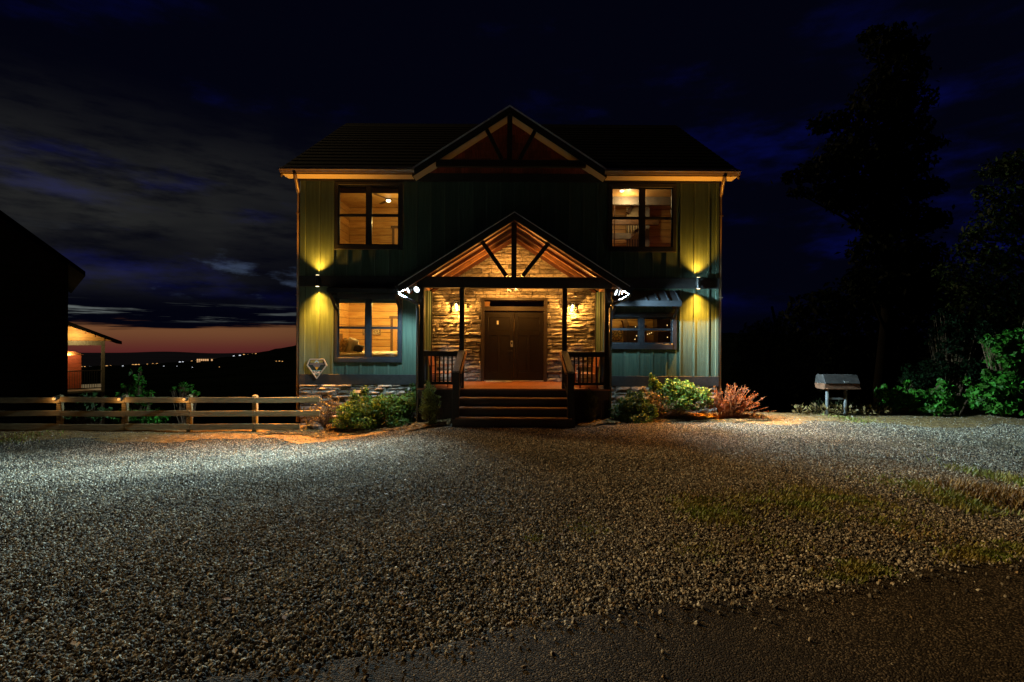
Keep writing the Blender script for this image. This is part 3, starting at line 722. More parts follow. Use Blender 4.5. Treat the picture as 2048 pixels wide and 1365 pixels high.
# gable wall with red shakes
gw_b = PZ(348, YF); apex = G_PEAK - t_ - 0.02
GW = MB().prism([(GC - (apex - gw_b) / GSL, gw_b), (GC + (apex - gw_b) / GSL, gw_b), (GC, apex)], YF + 0.06, YF + 0.03, 'y').build('gable_wall', M_SHAKE, HOUSE)
rowh = 15.6 * YF / 1024; z = gw_b; rr = random.Random(3)
while z < apex - 0.03:
    zt = min(z + rowh, apex - 0.01); hw = (apex - z) / GSL; hwt = (apex - zt) / GSL; x = GC - hw + 0.001
    while x < GC + hw - 0.02:
        wd = rr.uniform(0.16, 0.34); x2 = min(x + wd, GC + hw - 0.001)
        def tz(q): return min(zt + 0.01, apex - GSL * abs(q - GC))
        pr = rr.uniform(0.0, 0.008)
        pts = [(x + 0.002, z), (x2 - 0.002, z), (x2 - 0.002, max(z + 0.004, tz(x2))), (x + 0.002, max(z + 0.004, tz(x)))]
        if x < GC < x2 and tz(GC) > max(tz(x), tz(x2)) + 0.002: pts.insert(3, (GC, tz(GC)))
        m_ = MB(); nn = len(pts)
        m_.add([(p[0], YF - 0.012 - pr + (0.022 if p[1] > z + 0.003 else 0), p[1]) for p in pts] + [(p[0], YF + 0.029, p[1]) for p in pts],
               [tuple(range(nn))] + [(i + nn, (i + 1) % nn + nn, (i + 1) % nn, i) for i in range(nn)])
        m_.build('shingle', M_SHAKE, GW); x = x2
    z += rowh
# eave soffit, gutters, fascia
for s_, xa, xb in ((-1, XO0, GC - GHW + 0.06), (1, GC + GHW - 0.06, XO1)):
    box('soffit', M_SOFF, HOUSE, xa + 0.02, xb - 0.02, YE + 0.012, YF - 0.036, Z_SOF, Z_SOF + 0.02)
    box('eave_fascia', M_GUTT, HOUSE, xa, xb, YE - 0.012, YE + 0.011, Z_SOF - 0.005, ZE - 0.05)
    gt, gb = ZE - 0.03, ZE - 0.135
    g = MB().prism([(YE - 0.014, gt), (YE - 0.014, gb), (YE - 0.075, gb), (YE - 0.105, gb + 0.05), (YE - 0.125, gb + 0.07), (YE - 0.125, gt), (YE - 0.112, gt), (YE - 0.112, gb + 0.075), (YE - 0.07, gb + 0.012), (YE - 0.03, gb + 0.012), (YE - 0.03, gt)], xa, xb, 'x')
    g.build('gutter', M_GUTT, HOUSE)
    box('drip_edge', M_EDGE, HOUSE, xa, xb, YE - 0.06, YE + 0.05, ZE - 0.002, ZE + 0.016)
for s_, xo in ((-1, XO0), (1, XO1)):                    # side rakes of the main roof
    MB().prism([(YE, ZE - 0.02), (RY, RZ - 0.02), (YB, ZE - 0.02), (YB, ZE - 0.24), (RY, RZ - 0.24), (YE, ZE - 0.24)], xo, xo + s_ * 0.025, 'x').build('side_fascia', M_GUTT, HOUSE)
# corner downspouts with an elbow back to the wall
for s_, px, xc in ((-1, 590, XL - 0.055), (1, 1449, XR + 0.055)):
    x = PX(px, YE - .05, 352)
    MB().tube([(x, YE - 0.06, ZE - 0.12), (x, YE - 0.06, ZE - 0.19), (x * 0.5 + xc * 0.5, (YE + YF) / 2 - 0.02, ZE - 0.34), (xc, YF - 0.03, ZE - 0.50), (xc, YF + 0.02, ZE - 0.60), (xc, YF + 0.02, G(xc, YF) + 0.15)], 0.045, 8).build('downspout', M_GUTT, HOUSE, smooth=True)
    for z in (ZE - 1.1, 3.2): box('strap', M_GUTT, HOUSE, xc - 0.055, xc + 0.055, YF - 0.03, YF + 0.07, z, z + 0.03)

# ---- stone: entry wall and foundation
def stone_mesh(x0, x1, z0, z1, y, depth, r, cut=None):
    nx, nz = (3, 2); pts = []
    j = min(0.012, (z1 - z0) * 0.14)
    for k in range(nz + 1):
        for i in range(nx + 1):
            u, v = i / nx, k / nz
            px, pz = x0 + (x1 - x0) * u, z0 + (z1 - z0) * v
            edge = i in (0, nx) or k in (0, nz)
            yy = y - depth + (r.uniform(0.008, 0.026) if edge else r.uniform(-0.022, 0.006))
            px += r.uniform(-j, j) * (0.3 if edge else 1); pz += r.uniform(-j, j) * (0.3 if edge else 1)
            if cut: pz = min(pz, cut(px))
            pts.append((px, yy, pz))
    w_ = nx + 1; fr = [(k * w_ + i, k * w_ + i + 1, (k + 1) * w_ + i + 1, (k + 1) * w_ + i) for k in range(nz) for i in range(nx)]
    ring = [i for i in range(w_)] + [k * w_ + nx for k in range(1, nz + 1)] + [nz * w_ + i for i in range(nx - 1, -1, -1)] + [k * w_ for k in range(nz - 1, 0, -1)]
    b0 = len(pts); pts += [(pts[i][0], y, pts[i][2]) for i in ring]; m = len(ring)
    fr += [(ring[(q + 1) % m], ring[q], b0 + q, b0 + (q + 1) % m) for q in range(m)]
    return pts, fr
def stone_wall(name, parent, xa, xb, zlo, zhi, y, holes, r, hwf=None, lmin=0.22, lmax=0.70, hmin=0.08, hmax=0.145, zlof=None):
    z = zlo; cnt = 0
    cut = (lambda px: hwf(px)) if hwf else None
    while z < zhi - 0.03:
        h = r.uniform(hmin, hmax); zt = min(z + h, zhi); x = xa - r.uniform(0, 0.3)
        while x < xb - 0.03:
            L = r.uniform(lmin, lmax); x2 = min(x + L, xb); x1 = max(x, xa); x = x2
            if x2 - x1 < 0.06: continue
            if hwf and hwf((x1 + x2) / 2) < z + 0.02 and max(hwf(x1), hwf(x2)) < z + 0.03: continue
            if zlof and zlof((x1 + x2) / 2) > zt: continue
            for (a, b, c0, c1) in [q for q in _sub((x1, x2, z, zt), holes)]:
                if b - a < 0.05 or c1 - c0 < 0.03: continue
                g = 0.006; p, f = stone_mesh(a + g, b - g, c0 + g, c1 - g, y, r.uniform(0.02, 0.095), r, cut)
                MB().add(p, f).build(name, M_STONE, parent); cnt += 1
        z = zt
    return cnt
def _sub(rect, holes):
    rs = [rect]
    for h in holes: rs = [q for r_ in rs for q in rect_minus(r_, h)]
    return rs
def px2(px, d, py=680): return PX(px, d, py)
DX0, DX1 = px2(962, YS), px2(1094, YS); DZ1 = PZ(597, YS, 1028)
UND = P_PEAK - P_TH
def ceil_z(x): return UND - P_SL * abs(x - CX)
EW = MB().prism([(CX - AH, DECK - 0.2), (DX0 + 0.05, DECK - 0.2), (DX0 + 0.05, DZ1 - 0.05), (DX1 - 0.05, DZ1 - 0.05), (DX1 - 0.05, DECK - 0.2), (CX + AH, DECK - 0.2), (CX + AH, ceil_z(CX + AH)), (CX, UND), (CX - AH, ceil_z(CX - AH))], YS + 0.12, YS, 'y').build('entry_wall', M_MORTAR, HOUSE)
c1_ = stone_wall('stone', EW, CX - AH, CX + AH, DECK, UND, YS, [(DX0, DX1, 0, DZ1)], random.Random(11), hwf=lambda x: ceil_z(x) - 0.005, lmin=0.24, lmax=0.80)
FL = MB().box(XL + 0.02, CX - AH, YF + 0.001, YF + 0.15, -0.9, Z_BASE_B - 0.002).build('foundation_wall', M_MORTAR, HOUSE)
c2_ = stone_wall('stone', FL, XL + 0.02, CX - AH, -0.50, Z_BASE_B - 0.004, YF, [], random.Random(5), zlof=lambda x: G(x, YF) - 0.12)
FR = MB().box(CX + AH, XR - 0.02, YF + 0.001, YF + 0.15, -0.9, Z_BASE_B - 0.002).build('foundation_wall', M_MORTAR, HOUSE)
c3_ = stone_wall('stone', FR, CX + AH, XR - 0.02, -0.05, Z_BASE_B - 0.004, YF, [], random.Random(6))
print('stones', c1_, c2_, c3_)

# ---- entry doors
DW = 0.06
fr = MB(); yb = YS - 0.075
fr.box(DX0, DX0 + 0.10, yb, YS + 0.08, DECK, DZ1); fr.box(DX1 - 0.10, DX1, yb, YS + 0.08, DECK, DZ1); fr.box(DX0 + 0.10, DX1 - 0.10, yb, YS + 0.08, DZ1 - 0.06, DZ1)
ZT1, ZT0 = PZ(602, YS, 1028), PZ(617, YS, 1028); ZD = PZ(625.5, YS, 1028)
fr.box(DX0 + 0.10, DX1 - 0.10, yb - 0.01, YS + 0.08, ZD + 0.045, ZT0)
FRM = fr.build('door_frame', M_DOORF, HOUSE, bevel=0.005)
box('transom_pane', GLASS, FRM, DX0 + 0.10, DX1 - 0.10, YS + 0.02, YS + 0.028, ZT0, DZ1 - 0.06)
box('transom_bar', M_DOORF, FRM, DX0 + 0.10, DX1 - 0.10, YS - 0.01, YS + 0.01, ZT0 + 0.001, ZT0 + 0.05)
box('transom_bar', M_RAFT, FRM, px2(967, YS), px2(979, YS), YS + 0.05, YS + 0.07, ZT0, ZT1)
box('threshold', M_SILVER, FRM, DX0 + 0.10, DX1 - 0.10, YS - 0.09, YS + 0.05, DECK + 0.001, DECK + 0.03)
DM = (DX0 + DX1) / 2
def leaf(x0, x1, handle_side):
    y0, y1 = YS - 0.005, YS + 0.045
    rec = 0.016; st = 0.115
    zs = [DECK + 0.035, DECK + 0.27, PZ(672, YS), PZ(662, YS), ZD - 0.03 - 0.13, ZD + 0.03]
    xm = (x0 + x1) / 2
    mb = MB(); mb.box(x0, x1, y0 + rec, y1, zs[0], zs[5])
    mb.box(x0, x0 + st, y0, y0 + rec, zs[0], zs[5]); mb.box(x1 - st, x1, y0, y0 + rec, zs[0], zs[5])
    mb.box(x0 + st, x1 - st, y0, y0 + rec, zs[0], zs[1]); mb.box(x0 + st, x1 - st, y0, y0 + rec, zs[2], zs[3]); mb.box(x0 + st, x1 - st, y0, y0 + rec, zs[4], zs[5])
    mb.box(xm - 0.05, xm + 0.05, y0, y0 + rec, zs[1], zs[2])
    d = mb.build('door', M_DOOR, HOUSE, bevel=0.006)
    for a, b, c0, c1 in ((x0 + st, xm - 0.05, zs[1], zs[2]), (xm + 0.05, x1 - st, zs[1], zs[2]), (x0 + st, x1 - st, zs[3], zs[4])):
        box('panel', M_DOOR, d, a + 0.014, b - 0.014, y0 + rec * 0.55, y0 + rec - 0.001, c0 + 0.014, c1 - 0.014)
    return d
dl = leaf(DX0 + 0.102, DM - 0.004, 1); dr = leaf(DM + 0.004, DX1 - 0.102, -1)
hx = px2(1023.5, YS)
MB().box(hx - 0.035, hx + 0.035, YS - 0.03, YS - 0.006, PZ(694.5, YS), PZ(682, YS)).build('keypad', M_SILVER, dl, bevel=0.006)
MB().box(hx - 0.022, hx + 0.022, YS - 0.036, YS - 0.031, PZ(689, YS), PZ(684.5, YS)).build('keypad_face', M_BLACK, dl)
MB().lathe((hx, YS - 0.006, PZ(702.5, YS)), [(0.034, 0), (0.034, -0.012), (0.016, -0.016), (0.014, -0.05), (0.001, -0.052)], 12, 'y').box(hx - 0.12, hx + 0.008, YS - 0.056, YS - 0.042, PZ(702.5, YS) - 0.011, PZ(702.5, YS) + 0.011).build('handle', M_BLACK, dl)
tg = MB().box(px2(993.5, YS), px2(997, YS), YS - 0.012, YS - 0.0055, PZ(649.5, YS), PZ(642, YS)).build('door_tag', M_WHITE)
tag(tg, 'small pale tag on the upper panel of the left entry door', 'tag')
# dim hall seen through the transom
MB().box(DX0 - 0.2, DX1 + 0.2, YS + 1.6, YS + 1.65, DECK, 4.2).build('hall_wall', M_PINE, HOUSE)
MB().box(DX0 - 0.2, DX1 + 0.2, YS + 0.13, YS + 1.6, 3.55, 3.6).build('hall_ceiling', M_PINE, HOUSE)

# ---- alcove return walls
for s_ in (-1, 1):
    xw = CX + s_ * AH
    mb = MB().box(xw, xw + s_ * 0.12, YF + 0.026, YS + 0.1, DECK - 0.1, ceil_z(xw) - 0.0)
    rw = mb.build('return_wall', M_SIDE, HOUSE)
    for y in (YF + 0.42, YF + 0.82): box('return_batten', M_BATT, rw, xw - s_ * 0.02, xw - s_ * 0.001, y - 0.022, y + 0.022, DECK, ceil_z(xw) - 0.02)
    box('return_corner', M_TRIM, rw, xw - s_ * 0.025, xw - s_ * 0.001, YS - 0.16, YS - 0.07, DECK, ceil_z(xw) - 0.02)

# ---- porch roof, ceiling, rafters
mb = MB(); tv = 0.12
mb.prism([(CX - P_HW, proof(CX + P_HW)), (CX, P_PEAK), (CX + P_HW, proof(CX + P_HW)), (CX + P_HW, proof(CX + P_HW) - tv), (CX, P_PEAK - tv), (CX - P_HW, proof(CX + P_HW) - tv)], P_Y0, YF + 0.0, 'y')
PROOF = mb.build('porch_roof', M_ROOF, HOUSE)
mb = MB(); hw_ = AH + 0.1
mb.prism([(CX - hw_, proof(CX + hw_) - 0.02), (CX, P_PEAK - 0.02), (CX + hw_, proof(CX + hw_) - 0.02), (CX + hw_, proof(CX + hw_) - tv), (CX, P_PEAK - tv), (CX - hw_, proof(CX + hw_) - tv)], YF + 0.03, YS + 0.12, 'y')
mb.build('alcove_roof', M_ROOF, HOUSE)
rake('drip_edge', M_EDGE, P_PEAK, P_SL, P_HW + 0.02, CX, P_Y0 - 0.03, P_Y0 - 0.001, 0.012, -0.012, PROOF)
rake('fascia', M_TIMBER, P_PEAK, P_SL, P_HW, CX, P_Y0 - 0.026, P_Y0 + 0.02, -0.013, -P_TH - 0.004, PROOF)
nb = 16
for s_ in (-1, 1):                                       # ceiling boards run front to back
    for i in range(nb):
        a, b = (P_HW - 0.02) * i / nb, (P_HW - 0.02) * (i + 1) / nb - 0.006
        ye = YS - 0.001 if b < AH - 0.02 else YF - 0.06
        MB().prism([(CX + s_ * a, UND - P_SL * a + 0.066), (CX + s_ * b, UND - P_SL * b + 0.066), (CX + s_ * b, UND - P_SL * b + 0.045), (CX + s_ * a, UND - P_SL * a + 0.045)], P_Y0 + 0.021, ye, 'y').build('ceiling_board', M_CEIL, PROOF)
def rafter_pair(y0, y1, drop, m, hw): rake('rafter', m, P_PEAK, P_SL, hw, CX, y0, y1, -P_TH + 0.043, -P_TH - drop, PROOF)
rafter_pair(12.62, 12.66, 0.012, M_RAFT, 2.8)
rafter_pair(13.00, 13.10, 0.02, M_RAFT, 2.75)
rafter_pair(13.62, 13.70, 0.05, M_RAFT, 2.60)
rafter_pair(14.36, 14.44, 0.05, M_RAFT, AH - 0.01)
rake('wall_trim', M_CEIL, P_PEAK, P_SL, AH - 0.01, CX, YS - 0.09, YS - 0.066, -P_TH + 0.043, -P_TH - 0.04, PROOF)
# eave gutters of the porch with their swan-neck downspouts
PY = 12.95
for s_, pxg, pyg, pxd in ((-1, 800, 573, 836), (1, 1257, 577, 1221)):
    xe = CX + s_ * P_HW; ze = proof(xe)
    prof = [(xe, ze - 0.01), (xe + s_ * 0.11, ze - 0.01), (xe + s_ * 0.11, ze - 0.06), (xe + s_ * 0.07, ze - 0.115), (xe, ze - 0.115)]
    MB().prism(prof, P_Y0 - 0.02, YF - 0.06, 'y').build('porch_gutter', M_DOWN, HOUSE)
    xd = PX(pxd, PY - 0.12, 620)
    xg = xe + s_ * 0.05
    yg = P_Y0 + 0.05
    MB().tube([(xg, yg, ze - 0.10), (xg, yg, ze - 0.20), (xg - s_ * 0.03, yg + 0.01, ze - 0.25), (xg - s_ * 0.10, yg + 0.03, ze - 0.29), (xd + s_ * 0.10, yg + 0.16, ze - 0.41), (xd + s_ * 0.02, yg + 0.19, ze - 0.45), (xd, yg + 0.20, ze - 0.53), (xd, yg + 0.20, G(xd, 12.8) + 0.12)], 0.046, 10).build('downspout', M_DOWN, HOUSE, smooth=True)
# ---- porch frame
ZB1, ZB0 = PZ(555, PY), PZ(577, PY)
def post_x(px): return PX(px, PY, 640)
POSTS = [post_x(842.5), post_x(924), post_x(1129), post_x(1214.5)]
for i, x in enumerate(POSTS):
    outer = i in (0, 3)
    zb = G(x, PY) - 0.1 if outer else DECK
    hwid = 0.075 if outer else 0.058
    box('porch_post', M_TIMBER, HOUSE, x - hwid, x + hwid, PY - 0.07, PY + 0.07, zb, ZB0, bevel=0.006)
BEAM = box('porch_beam', M_TIMBER, HOUSE, POSTS[0] - 0.10, POSTS[3] + 0.10, PY - 0.09, PY + 0.09, ZB0, ZB1, bevel=0.006)
for s_, x in ((-1, POSTS[0]), (1, POSTS[3])):
    box('side_beam', M_RAFT, HOUSE, x - 0.06, x + 0.06, PY + 0.091, YF - 0.05, ZB0 + 0.01, ZB0 + 0.21)
kp = PX(1028, PY, 500)
MB().box(kp - 0.066, kp + 0.066, PY - 0.06, PY + 0.06, ZB1 + 0.001, UND + 0.0).build('king_post', M_TIMBER, BEAM, bevel=0.005)
for p0, p1 in (((1013, 553), (963, 482)), ((1045, 553), (1098, 486))):
    MB().bar(T(p0[0], p0[1], PY), T(p1[0], p1[1], PY), 0.10, 0.125, (0, 1, 0)).build('brace', M_TIMBER, BEAM)
# ---- deck
YD0 = 12.80
nd = 17
for i in range(nd):
    y0 = YD0 + (YS - 0.08 - YD0) * i / nd; y1 = YD0 + (YS - 0.08 - YD0) * (i + 1) / nd - 0.006
    hw_ = AH - 0.03 if y1 > YF else 2.42
    box('deck_board', M_DECK, HOUSE, CX - hw_, CX + hw_, y0, y1, DECK - 0.035, DECK)
RIM = box('rim_joist', M_STAIR, HOUSE, CX - 2.40, CX + 2.40, YD0 + 0.03, YD0 + 0.08, DECK - 0.27, DECK - 0.036)
for i in range(30):                                       # dark skirting under the deck
    x0 = CX - 2.38 + 4.76 * i / 30
    if not (-1.25 < x0 - CX < 1.15): box('skirt_board', M_STAIR, HOUSE, x0, x0 + 0.15, YD0 + 0.10, YD0 + 0.125, G(x0, 13) - 0.1, DECK - 0.05)
# ---- stairs
SX0, SX1 = PX(917, 12.4, 800), PX(1138, 12.4, 800); RIS = DECK / 4.0; TRD = 0.285
for k in range(4):                                        # risers 0..3 from the ground up, treads 1..3
    yr = YD0 - TRD * (3 - k)
    zr0 = RIS * k - (0.12 if k == 0 else 0.0); zr1 = RIS * (k + 1) - 0.036
    box('riser', M_STAIR, HOUSE, SX0, SX1, yr + 0.02, yr + 0.045, zr0, zr1)
    if k < 3:
        for a, b in ((0.0, 0.135), (0.141, TRD + 0.018)):
            box('tread', M_TREAD, HOUSE, SX0 - 0.02, SX1 + 0.02, yr - 0.02 + a, yr - 0.02 + b, RIS * (k + 1) - 0.035, RIS * (k + 1), bevel=0.004)
for x in (SX0 - 0.03, SX1 + 0.03):
    MB().prism([(YD0 - 3 * TRD, -0.15), (YD0 + 0.02, -0.15), (YD0 + 0.02, DECK - 0.04), (YD0 - 0.02, DECK - 0.04), (YD0 - 3 * TRD, RIS - 0.04)], x - 0.024, x + 0.024, 'x').build('stringer', M_STAIR, HOUSE)
# base step box in front (bottom plinth)
box('riser', M_STAIR, HOUSE, SX0 - 0.10, SX1 + 0.10, YD0 - 3 * TRD - 0.005, YD0 - 3 * TRD + 0.018, -0.14, RIS - 0.05)
# ---- railings
ZR = DECK + 0.93
def railing(xa, xb, y, n):
    ra = box('railing', M_TIMBER, HOUSE, xa, xb, y - 0.065, y + 0.065, ZR - 0.045, ZR, bevel=0.004)
    box('top_rail', M_TIMBER, ra, xa, xb, y - 0.02, y + 0.02, ZR - 0.13, ZR - 0.046)
    box('bottom_rail', M_TIMBER, ra, xa, xb, y - 0.025, y + 0.025, DECK + 0.085, DECK + 0.155)
    for i in range(n):
        x = xa + (xb - xa) * (i + 0.75) / (n + 0.5)
        box('baluster', M_TIMBER, ra, x - 0.019, x + 0.019, y - 0.019, y + 0.019, DECK + 0.156, ZR - 0.131)
railing(POSTS[0] + 0.075, POSTS[1] - 0.058, PY, 8)
railing(POSTS[2] + 0.058, POSTS[3] - 0.075, PY, 8)
for s_, x in ((-1, POSTS[0]), (1, POSTS[3])):
    y0, y1 = PY + 0.07, YF - 0.05
    ra = box('railing', M_TIMBER, HOUSE, x - 0.065, x + 0.065, y0, y1, ZR - 0.046, ZR - 0.001)
    box('bottom_rail', M_TIMBER, ra, x - 0.025, x + 0.025, y0, y1, DECK + 0.085, DECK + 0.155)
    for i in range(6):
        y = y0 + (y1 - y0) * (i + 0.75) / 6.5; box('baluster', M_TIMBER, ra, x - 0.019, x + 0.019, y - 0.019, y + 0.019, DECK + 0.156, ZR - 0.047)
M_RAILCAP = mat('grey_worn_rail', (0.095, 0.10, 0.105), 0.5, 0.3, 6, (6, 1, 6), 0.15, 20)
for s_, xp, pxn in ((-1, POSTS[1], 912), (1, POSTS[2], 1141)):
    yn = YD0 - 2.7 * TRD; xn = PX(pxn, yn, 800)
    nt_ = PZ(746, yn)
    nw = box('newel_post', M_TIMBER, HOUSE, xn - 0.075, xn + 0.075, yn - 0.07, yn + 0.07, G(xn, yn) - 0.1, nt_, bevel=0.006)
    a, b = Vector((xp, PY - 0.02, ZR + 0.03)), Vector((xn, yn - 0.10, nt_ + 0.025))
    sr = MB().bar(a, b, 0.15, 0.04).build('stair_rail', M_RAILCAP, HOUSE, bevel=0.005)
    MB().bar(a - Vector((0, 0, .065)), b + Vector((0, 0.10, -.05)), 0.04, 0.085).build('under_rail', M_TIMBER, sr)
    a2, b2 = a + Vector((-s_ * 0.11, 0.05, -0.06)), b + Vector((-s_ * 0.11, 0.1, -0.03))
    MB().bar(a2, b2, 0.035, 0.06).build('hand_rail', M_RAFT, sr)
    a3, b3 = a - Vector((0, 0, 0.80)), b - Vector((0, -0.08, 0.66))
    MB().bar(a3, b3, 0.05, 0.07).build('lower_rail', M_TIMBER, sr)
    for i in range(5):
        t = (i + 0.7) / 5.6; p, q = a.lerp(b, t), a3.lerp(b3, t)
        MB().bar(p - Vector((0, 0, .02)), (p.x, p.y, q.z), 0.036, 0.036, (0, 1, 0)).build('baluster', M_TIMBER, sr)

# ================================================================== interiors behind the windows
def planks(wall, m, axis, pos, a0, a1, z0, z1, h=0.235, facing=1, holes=()):
    z = z0; r = random.Random(int(abs(pos) * 100))
    while z < z1 - 0.02:
        zt = min(z + h, z1); 
        for (p, q, c0, c1) in _sub((a0, a1, z, zt), holes):
            if axis == 'y': MB().box(p, q, pos - 0.02, pos - 0.001, c0 + 0.008, c1 - 0.008).build('plank', m, wall)
            else: MB().box(pos + facing * 0.001, pos + facing * 0.02, p, q, c0 + 0.008, c1 - 0.008).build('plank', m, wall)
        z = zt
def room(xa, xb, yb, z0, z1, side, wallm=M_PINE, ceilm=M_PINE):
    bw = box('interior_wall', M_DKWOOD, HOUSE, xa, xb, yb, yb + 0.06, z0, z1)
    planks(bw, wallm, 'y', yb, xa, xb, z0, z1)
    xs, f = (xa, 1) if side < 0 else (xb, -1)
    sw = box('interior_wall', M_DKWOOD, HOUSE, xs - f * 0.06, xs, YF + 0.11, yb, z0, z1)
    planks(sw, wallm, 'x', xs, YF + 0.11, yb - 0.021, z0, z1, facing=f)
    xo = xb if side < 0 else xa
    box('interior_wall', wallm, HOUSE, xo, xo - (-f) * 0.04, YF + 0.11, yb, z0, z1)
    box('interior_floor', M_DKWOOD, HOUSE, xa, xb, YF + 0.11, yb, z0 - 0.06, z0 - 0.001)
    box('interior_ceiling', ceilm, HOUSE, xa, xb, YF + 0.11, yb, z1 + 0.001, z1 + 0.05)
    fw = MB()
    return bw
WARM = (1.0, 0.70, 0.22)
xw_in = PX(697, 17.1, 600)
XRI = XR - 0.2
# lower left bedroom
room(xw_in, CX - AH - 0.15, 17.1, 0.85, 3.48, -1)
lamp('bedroom_lamp', 'POINT', (-3.6, 15.4, 3.25), 270, WARM, size=0.15)
# upper left bedroom
room(xw_in, CX - AH - 0.15, 17.1, 3.86, 6.42, -1)
lamp('upstairs_lamp', 'POINT', (-3.55, 15.35, 5.55), 44, WARM, size=0.1)
# upper right stair hall
room(CX + AH + 0.15, XRI, 17.1, 3.86, 6.42, 1)
lamp('hall_lamp', 'POINT', (3.45, 15.3, 6.15), 30, (1.0, 0.70, 0.34), size=0.08)
# lower right kitchen
room(CX + AH + 0.15, XRI, 17.6, 0.85, 3.48, 1)
lamp('kitchen_lamp', 'POINT', (3.6, 16.7, 3.0), 14, WARM, size=0.1)
# interior door casings
def casing(px0, px1, pyt, pyb, d, m=M_DKWOOD):
    x0, x1, zt, zb = PX(px0, d, pyb), PX(px1, d, pyb), PZ(pyt, d, px0), PZ(pyb, d, px0)
    t_w = 5 * d / 1024
    mb = MB().box(x0, x0 + t_w, d - 0.05, d - 0.021, zb, zt).box(x0 - 0.04, x1 + 0.04, d - 0.06, d - 0.021, zt, zt + 0.09)
    o = mb.build('door_casing', m, HOUSE)
    box('door_leaf', mat('honey_door', (0.62, 0.34, 0.12), 0.5, 0.2, 4, (6, 6, 1)), o, x0 + t_w + 0.001, x1, d - 0.04, d - 0.021, zb, zt)
casing(781, 800, 638, 745, 17.1); casing(784, 800, 458, 560, 17.1)

# bed, pillows, pictures
BX0, BX1, BY0, BY1 = xw_in + 0.1, CX - AH - 0.4, 14.55, 16.3
zm = PZ(705, 14.7, 740)
BED = thing('bed', 'made bed with cream covers behind the lower left window', 'bed', (BX0, 15, 0.85))
mb = MB(); NXB, NYB = 18, 10; r_ = random.Random(2)
vs = [(BX0 + (BX1 - BX0) * i / NXB, BY0 + (BY1 - BY0) * j / NYB, zm + 0.02 * math.sin(i * 1.1) * math.cos(j * 1.3) + r_.uniform(-.01, .01) - (0.05 if i in (0, NXB) or j in (0, NYB) else 0)) for j in range(NYB + 1) for i in range(NXB + 1)]
W1_ = NXB + 1
fs = [(j * W1_ + i, j * W1_ + i + 1, (j + 1) * W1_ + i + 1, (j + 1) * W1_ + i) for j in range(NYB) for i in range(NXB)]
ring = list(range(W1_)); k0 = len(vs); vs += [(vs[i][0], vs[i][1], zm - 0.5) for i in ring]; fs += [(ring[i + 1], ring[i], k0 + i, k0 + i + 1) for i in range(NXB)]
mb.add(vs, fs).build('cover', M_CREAM, BED, smooth=True)
box('headboard', M_DKWOOD, BED, BX0 - 0.08, BX0 - 0.02, BY0, BY1, 0.86, zm + 0.55)
box('bed_frame', M_DKWOOD, BED, BX0 - 0.02, BX1, BY0 + 0.03, BY1, 0.86, 1.2)
def pillow(name, label, c, sx_, sy_, sz_, rot, m):
    vs, fs = [], []; n = 8
    for side in (1, -1):
        for j in range(n + 1):
            for i in range(n + 1):
                u, v = i / n * 2 - 1, j / n * 2 - 1
                h = (1 - u ** 4) * (1 - v ** 4); pin = 1 - 0.10 * (abs(u * v))
                vs.append(Vector((u * sx_ * pin, side * sy_ * h ** 0.6, v * sz_ * pin)))
    w_ = n + 1
    for s in range(2):
        for j in range(n):
            for i in range(n):
                q = (s * w_ * w_ + j * w_ + i, s * w_ * w_ + j * w_ + i + 1, s * w_ * w_ + (j + 1) * w_ + i + 1, s * w_ * w_ + (j + 1) * w_ + i)
                fs.append(q if s else q[::-1])
    M_ = Matrix.Translation(c) @ Matrix.Rotation(rad(rot[2]), 4, 'Z') @ Matrix.Rotation(rad(rot[1]), 4, 'Y') @ Matrix.Rotation(rad(rot[0]), 4, 'X')
    o = MB().add([M_ @ v for v in vs], fs).build(name, m, None, smooth=True); return tag(o, label, 'pillow')
pillow('pillow', 'patterned pillow leaning at the head of the bed', T(687, 692, 14.95), 0.20, 0.08, 0.24, (-18, 12, -50), M_PATT)
pillow('pillow', 'plain cream pillow leaning between the other two pillows', T(703, 692, 14.9), 0.23, 0.09, 0.24, (-14, 14, -30), M_CREAM)
dk = pillow('pillow', 'small dark pillow with a pale motif on the bed', T(717, 697, 14.75), 0.16, 0.06, 0.11, (-22, 8, -15), M_NAVY)
def picture(label, px0, px1, py0, py1, d):
    t = thing('picture', label, 'picture', tuple(T(px0, py1, d)))
    x0, x1, z1, z0 = PX(px0, d, py0), PX(px1, d, py0), PZ(py0, d, px0), PZ(py1, d, px0)
    box('frame', M_BLIND, t, x0, x1, d - 0.05, d - 0.022, z0, z1)
    box('print', mat('botanical_print', (0.55, 0.44, 0.26), 0.9, 0.6, 26, col2=(0.11, 0.07, 0.04)), t, x0 + 0.03, x1 - 0.03, d - 0.056, d - 0.051, z0 + 0.03, z1 - 0.03)
picture('framed botanical print right of the mullion on the pine bedroom wall', 745, 762, 653, 671, 17.1)
picture('framed print half hidden by the mullion of the bedroom window', 726, 735, 654, 671, 17.1)
